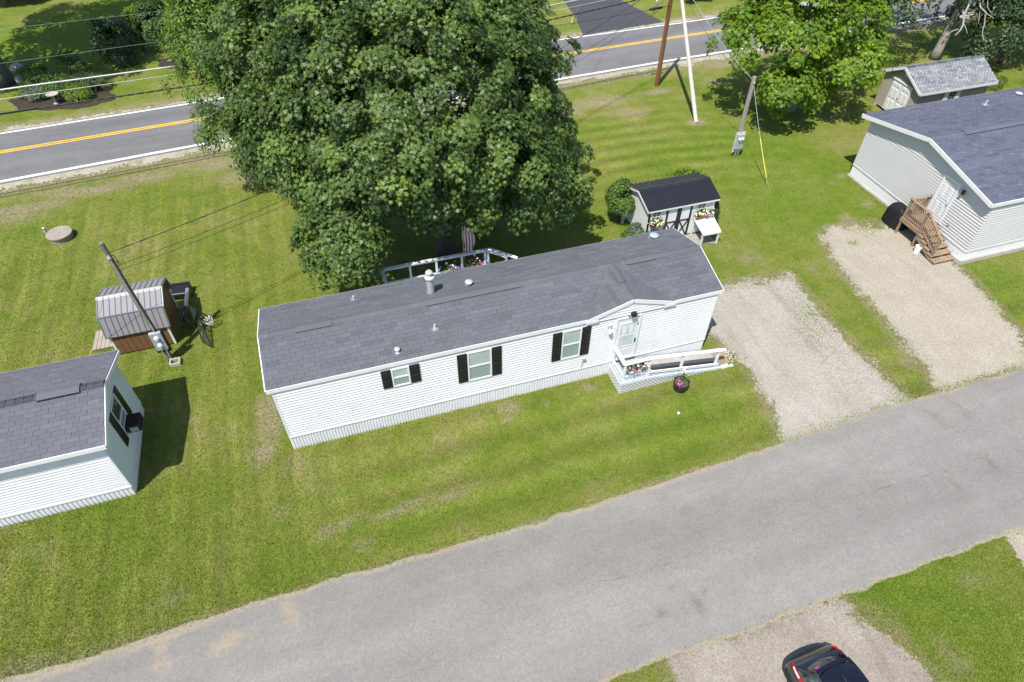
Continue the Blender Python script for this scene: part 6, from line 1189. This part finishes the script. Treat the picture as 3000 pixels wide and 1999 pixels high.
shrub('round_shrub','bright green bush partly hidden by the ash across the highway',(-4.3,38.4,0),[(-4.2,38.5,1.8,1.2,1.1,1.7)],130,40,.14,'oval','leaf_bright',clr=.36)
shrub('round_shrub','dark bush on the far verge at the top edge, right of the poles',(35.3,35.6,0),[(35.2,36.0,1.2,1.6,1.2,1.2)],120,40,.15,'oval','leaf_dark',clr=.4)
g='plants in the mulch bed'
for (x,y,mt,s,h,lb) in ((240,690,'leaf_grey',.62,.35,'silvery mound nearest the left in the mulch bed'),(255,560,'leaf_shrub',.7,.6,'upright green plant beside the thick trunk in the mulch bed'),(330,640,'leaf_mid',.9,.55,'broad loose green clump in the left half of the mulch bed'),(440,640,'leaf_shrub',.9,.5,'pale yellow-green clump in the middle of the mulch bed'),(500,540,'leaf_dark',1.0,.9,'tall dark feathery plant at the back of the mulch bed'),(560,690,'leaf_bright',.55,.45,'bright green mound at the front of the mulch bed'),(650,620,'leaf_mid',.8,.5,'loose green clump at the right end of the mulch bed'),(590,610,'leaf_dark',.6,.5,'dark small plant between the clumps in the mulch bed')):
    c=G(r1,x,y); shrub('bed_plant',lb,(c[0],c[1],0),[(c[0],c[1]+.1,h*.6,s*1.25,s,h*1.1)],48,34,.14,'lance',mt,clr=.34,cat='plant',group=g)
c=G(r1,390,713); t=thing('bird_bath','small pale bird bath dish in the mulch bed','bird bath',(c[0],c[1],0)); B().lathe((c[0],c[1],0),[(.16,0),(.07,.08),(.06,.45),(.1,.5)],12).build('pedestal','concrete_pale',t); B().lathe((c[0],c[1],.5),[(.1,0),(.34,.08),(.36,.12),(.31,.12),(.2,.06)],18).build('dish','concrete',t)
for k,(x,y,s,lb) in enumerate(((125,480,.38,'round brown boulder beside the thick trunk, upper of two'),(130,560,.3,'pale boulder beside the thick trunk, lower of two'))):
    c=G(r1,x,y); b=B(); nn=12; rr=[[(c[0]+s*q_*(1+.15*math.sin(3*k+2*a+i))*math.cos(a),c[1]+s*q_*(1+.12*math.cos(2*a+i))*math.sin(a),z*s) for a in np.linspace(0,2*math.pi,nn,False)] for i,(q_,z) in enumerate(((1,0),(1.08,.3),(.9,.7),(.5,.95),(.1,1.0)))]
    b.add([p for q_ in rr for p in q_],[(i*nn+j,i*nn+(j+1)%nn,(i+1)*nn+(j+1)%nn,(i+1)*nn+j) for i in range(4) for j in range(nn)]+[tuple(4*nn+j for j in range(nn))]); one('boulder',lb,'boulder',b,'concrete' if k==0 else 'stone',group='boulders',smooth=True)
for k,(x,y,lb) in enumerate(((1679,73,'left marker stakes with small flag beside the dark driveway'),(1918,42,'right marker stakes with small flag beside the dark driveway'))):
    c=gp(x,y); t=thing('marker_stakes',lb,'marker',(c[0],c[1],0),'driveway markers')
    for d,h in ((0,.95),(.28,1.25)): B().tube([(c[0]+d,c[1],0),(c[0]+d,c[1],h)],.014,6).build('stake','galv',t)
    B().lathe((c[0],c[1]-.02,.95),[(.05,0),(.06,.05),(.05,.1)],8).build('reflector','f_red' if k==0 else 'bucket',t)
    B().hexa([(c[0]-.18,c[1],.12),(c[0]-.02,c[1],.12),(c[0]-.02,c[1]+.02,.12),(c[0]-.18,c[1]+.03,.12),(c[0]-.1,c[1],.5),(c[0]-.02,c[1],.55),(c[0]-.02,c[1]+.02,.55),(c[0]-.1,c[1]+.03,.5)]).build('flag','f_blush' if k==0 else 'terracotta',t)
# around the white shed
shrub('climbing_shrub','bright green climber on a white trellis at the left wall of the white shed',(16.5,9.02,0),[(16.4,9.1,1.35,.62,.6,.75),(16.62,9.35,1.75,.4,.4,.4)],170,40,.10,'oval','leaf_shrub',clr=.26)
t=thing('trellis','narrow white trellis under the bright green climber','trellis',(16.62,8.92,0))
for d in (-.14,-.07,0,.07): B().bar((16.62+d*.5,8.9,0),(16.62+d*1.3,8.95,1.25),.018,.018).build('upright','white_trim',t)
for z in (.3,.6,.9): B().bar((16.5,8.89,z),(16.74,8.89,z),.018,.018,up=(0,1,0)).build('crossbar','white_trim',t)
shrub('small_shrub','small grey-green shrub at the front left corner of the white shed',(16.72,7.55,0),[(16.72,7.6,.42,.36,.34,.4)],80,36,.08,'oval','leaf_grey',clr=.2)
shrub('small_shrub','little green potted shrub left of the grey-green one by the white shed',(16.2,7.45,0),[(16.2,7.5,.35,.26,.24,.25)],36,34,.07,'oval','leaf_shrub',clr=.16)
shrub('vine','dark vine climbing the right side wall of the white shed',(20.72,7.7,0),[(20.68,7.9,.75,.22,.65,.75)],110,36,.09,'oval','leaf_dark',clr=.2)
shrub('round_shrub','yellow-green leafy bush peeking over the back of the white shed',(20.7,10.3,0),[(20.6,10.2,.95,.75,.45,.55),(21.1,9.9,.85,.45,.45,.55)],90,36,.12,'oval','leaf_bright',clr=.28)
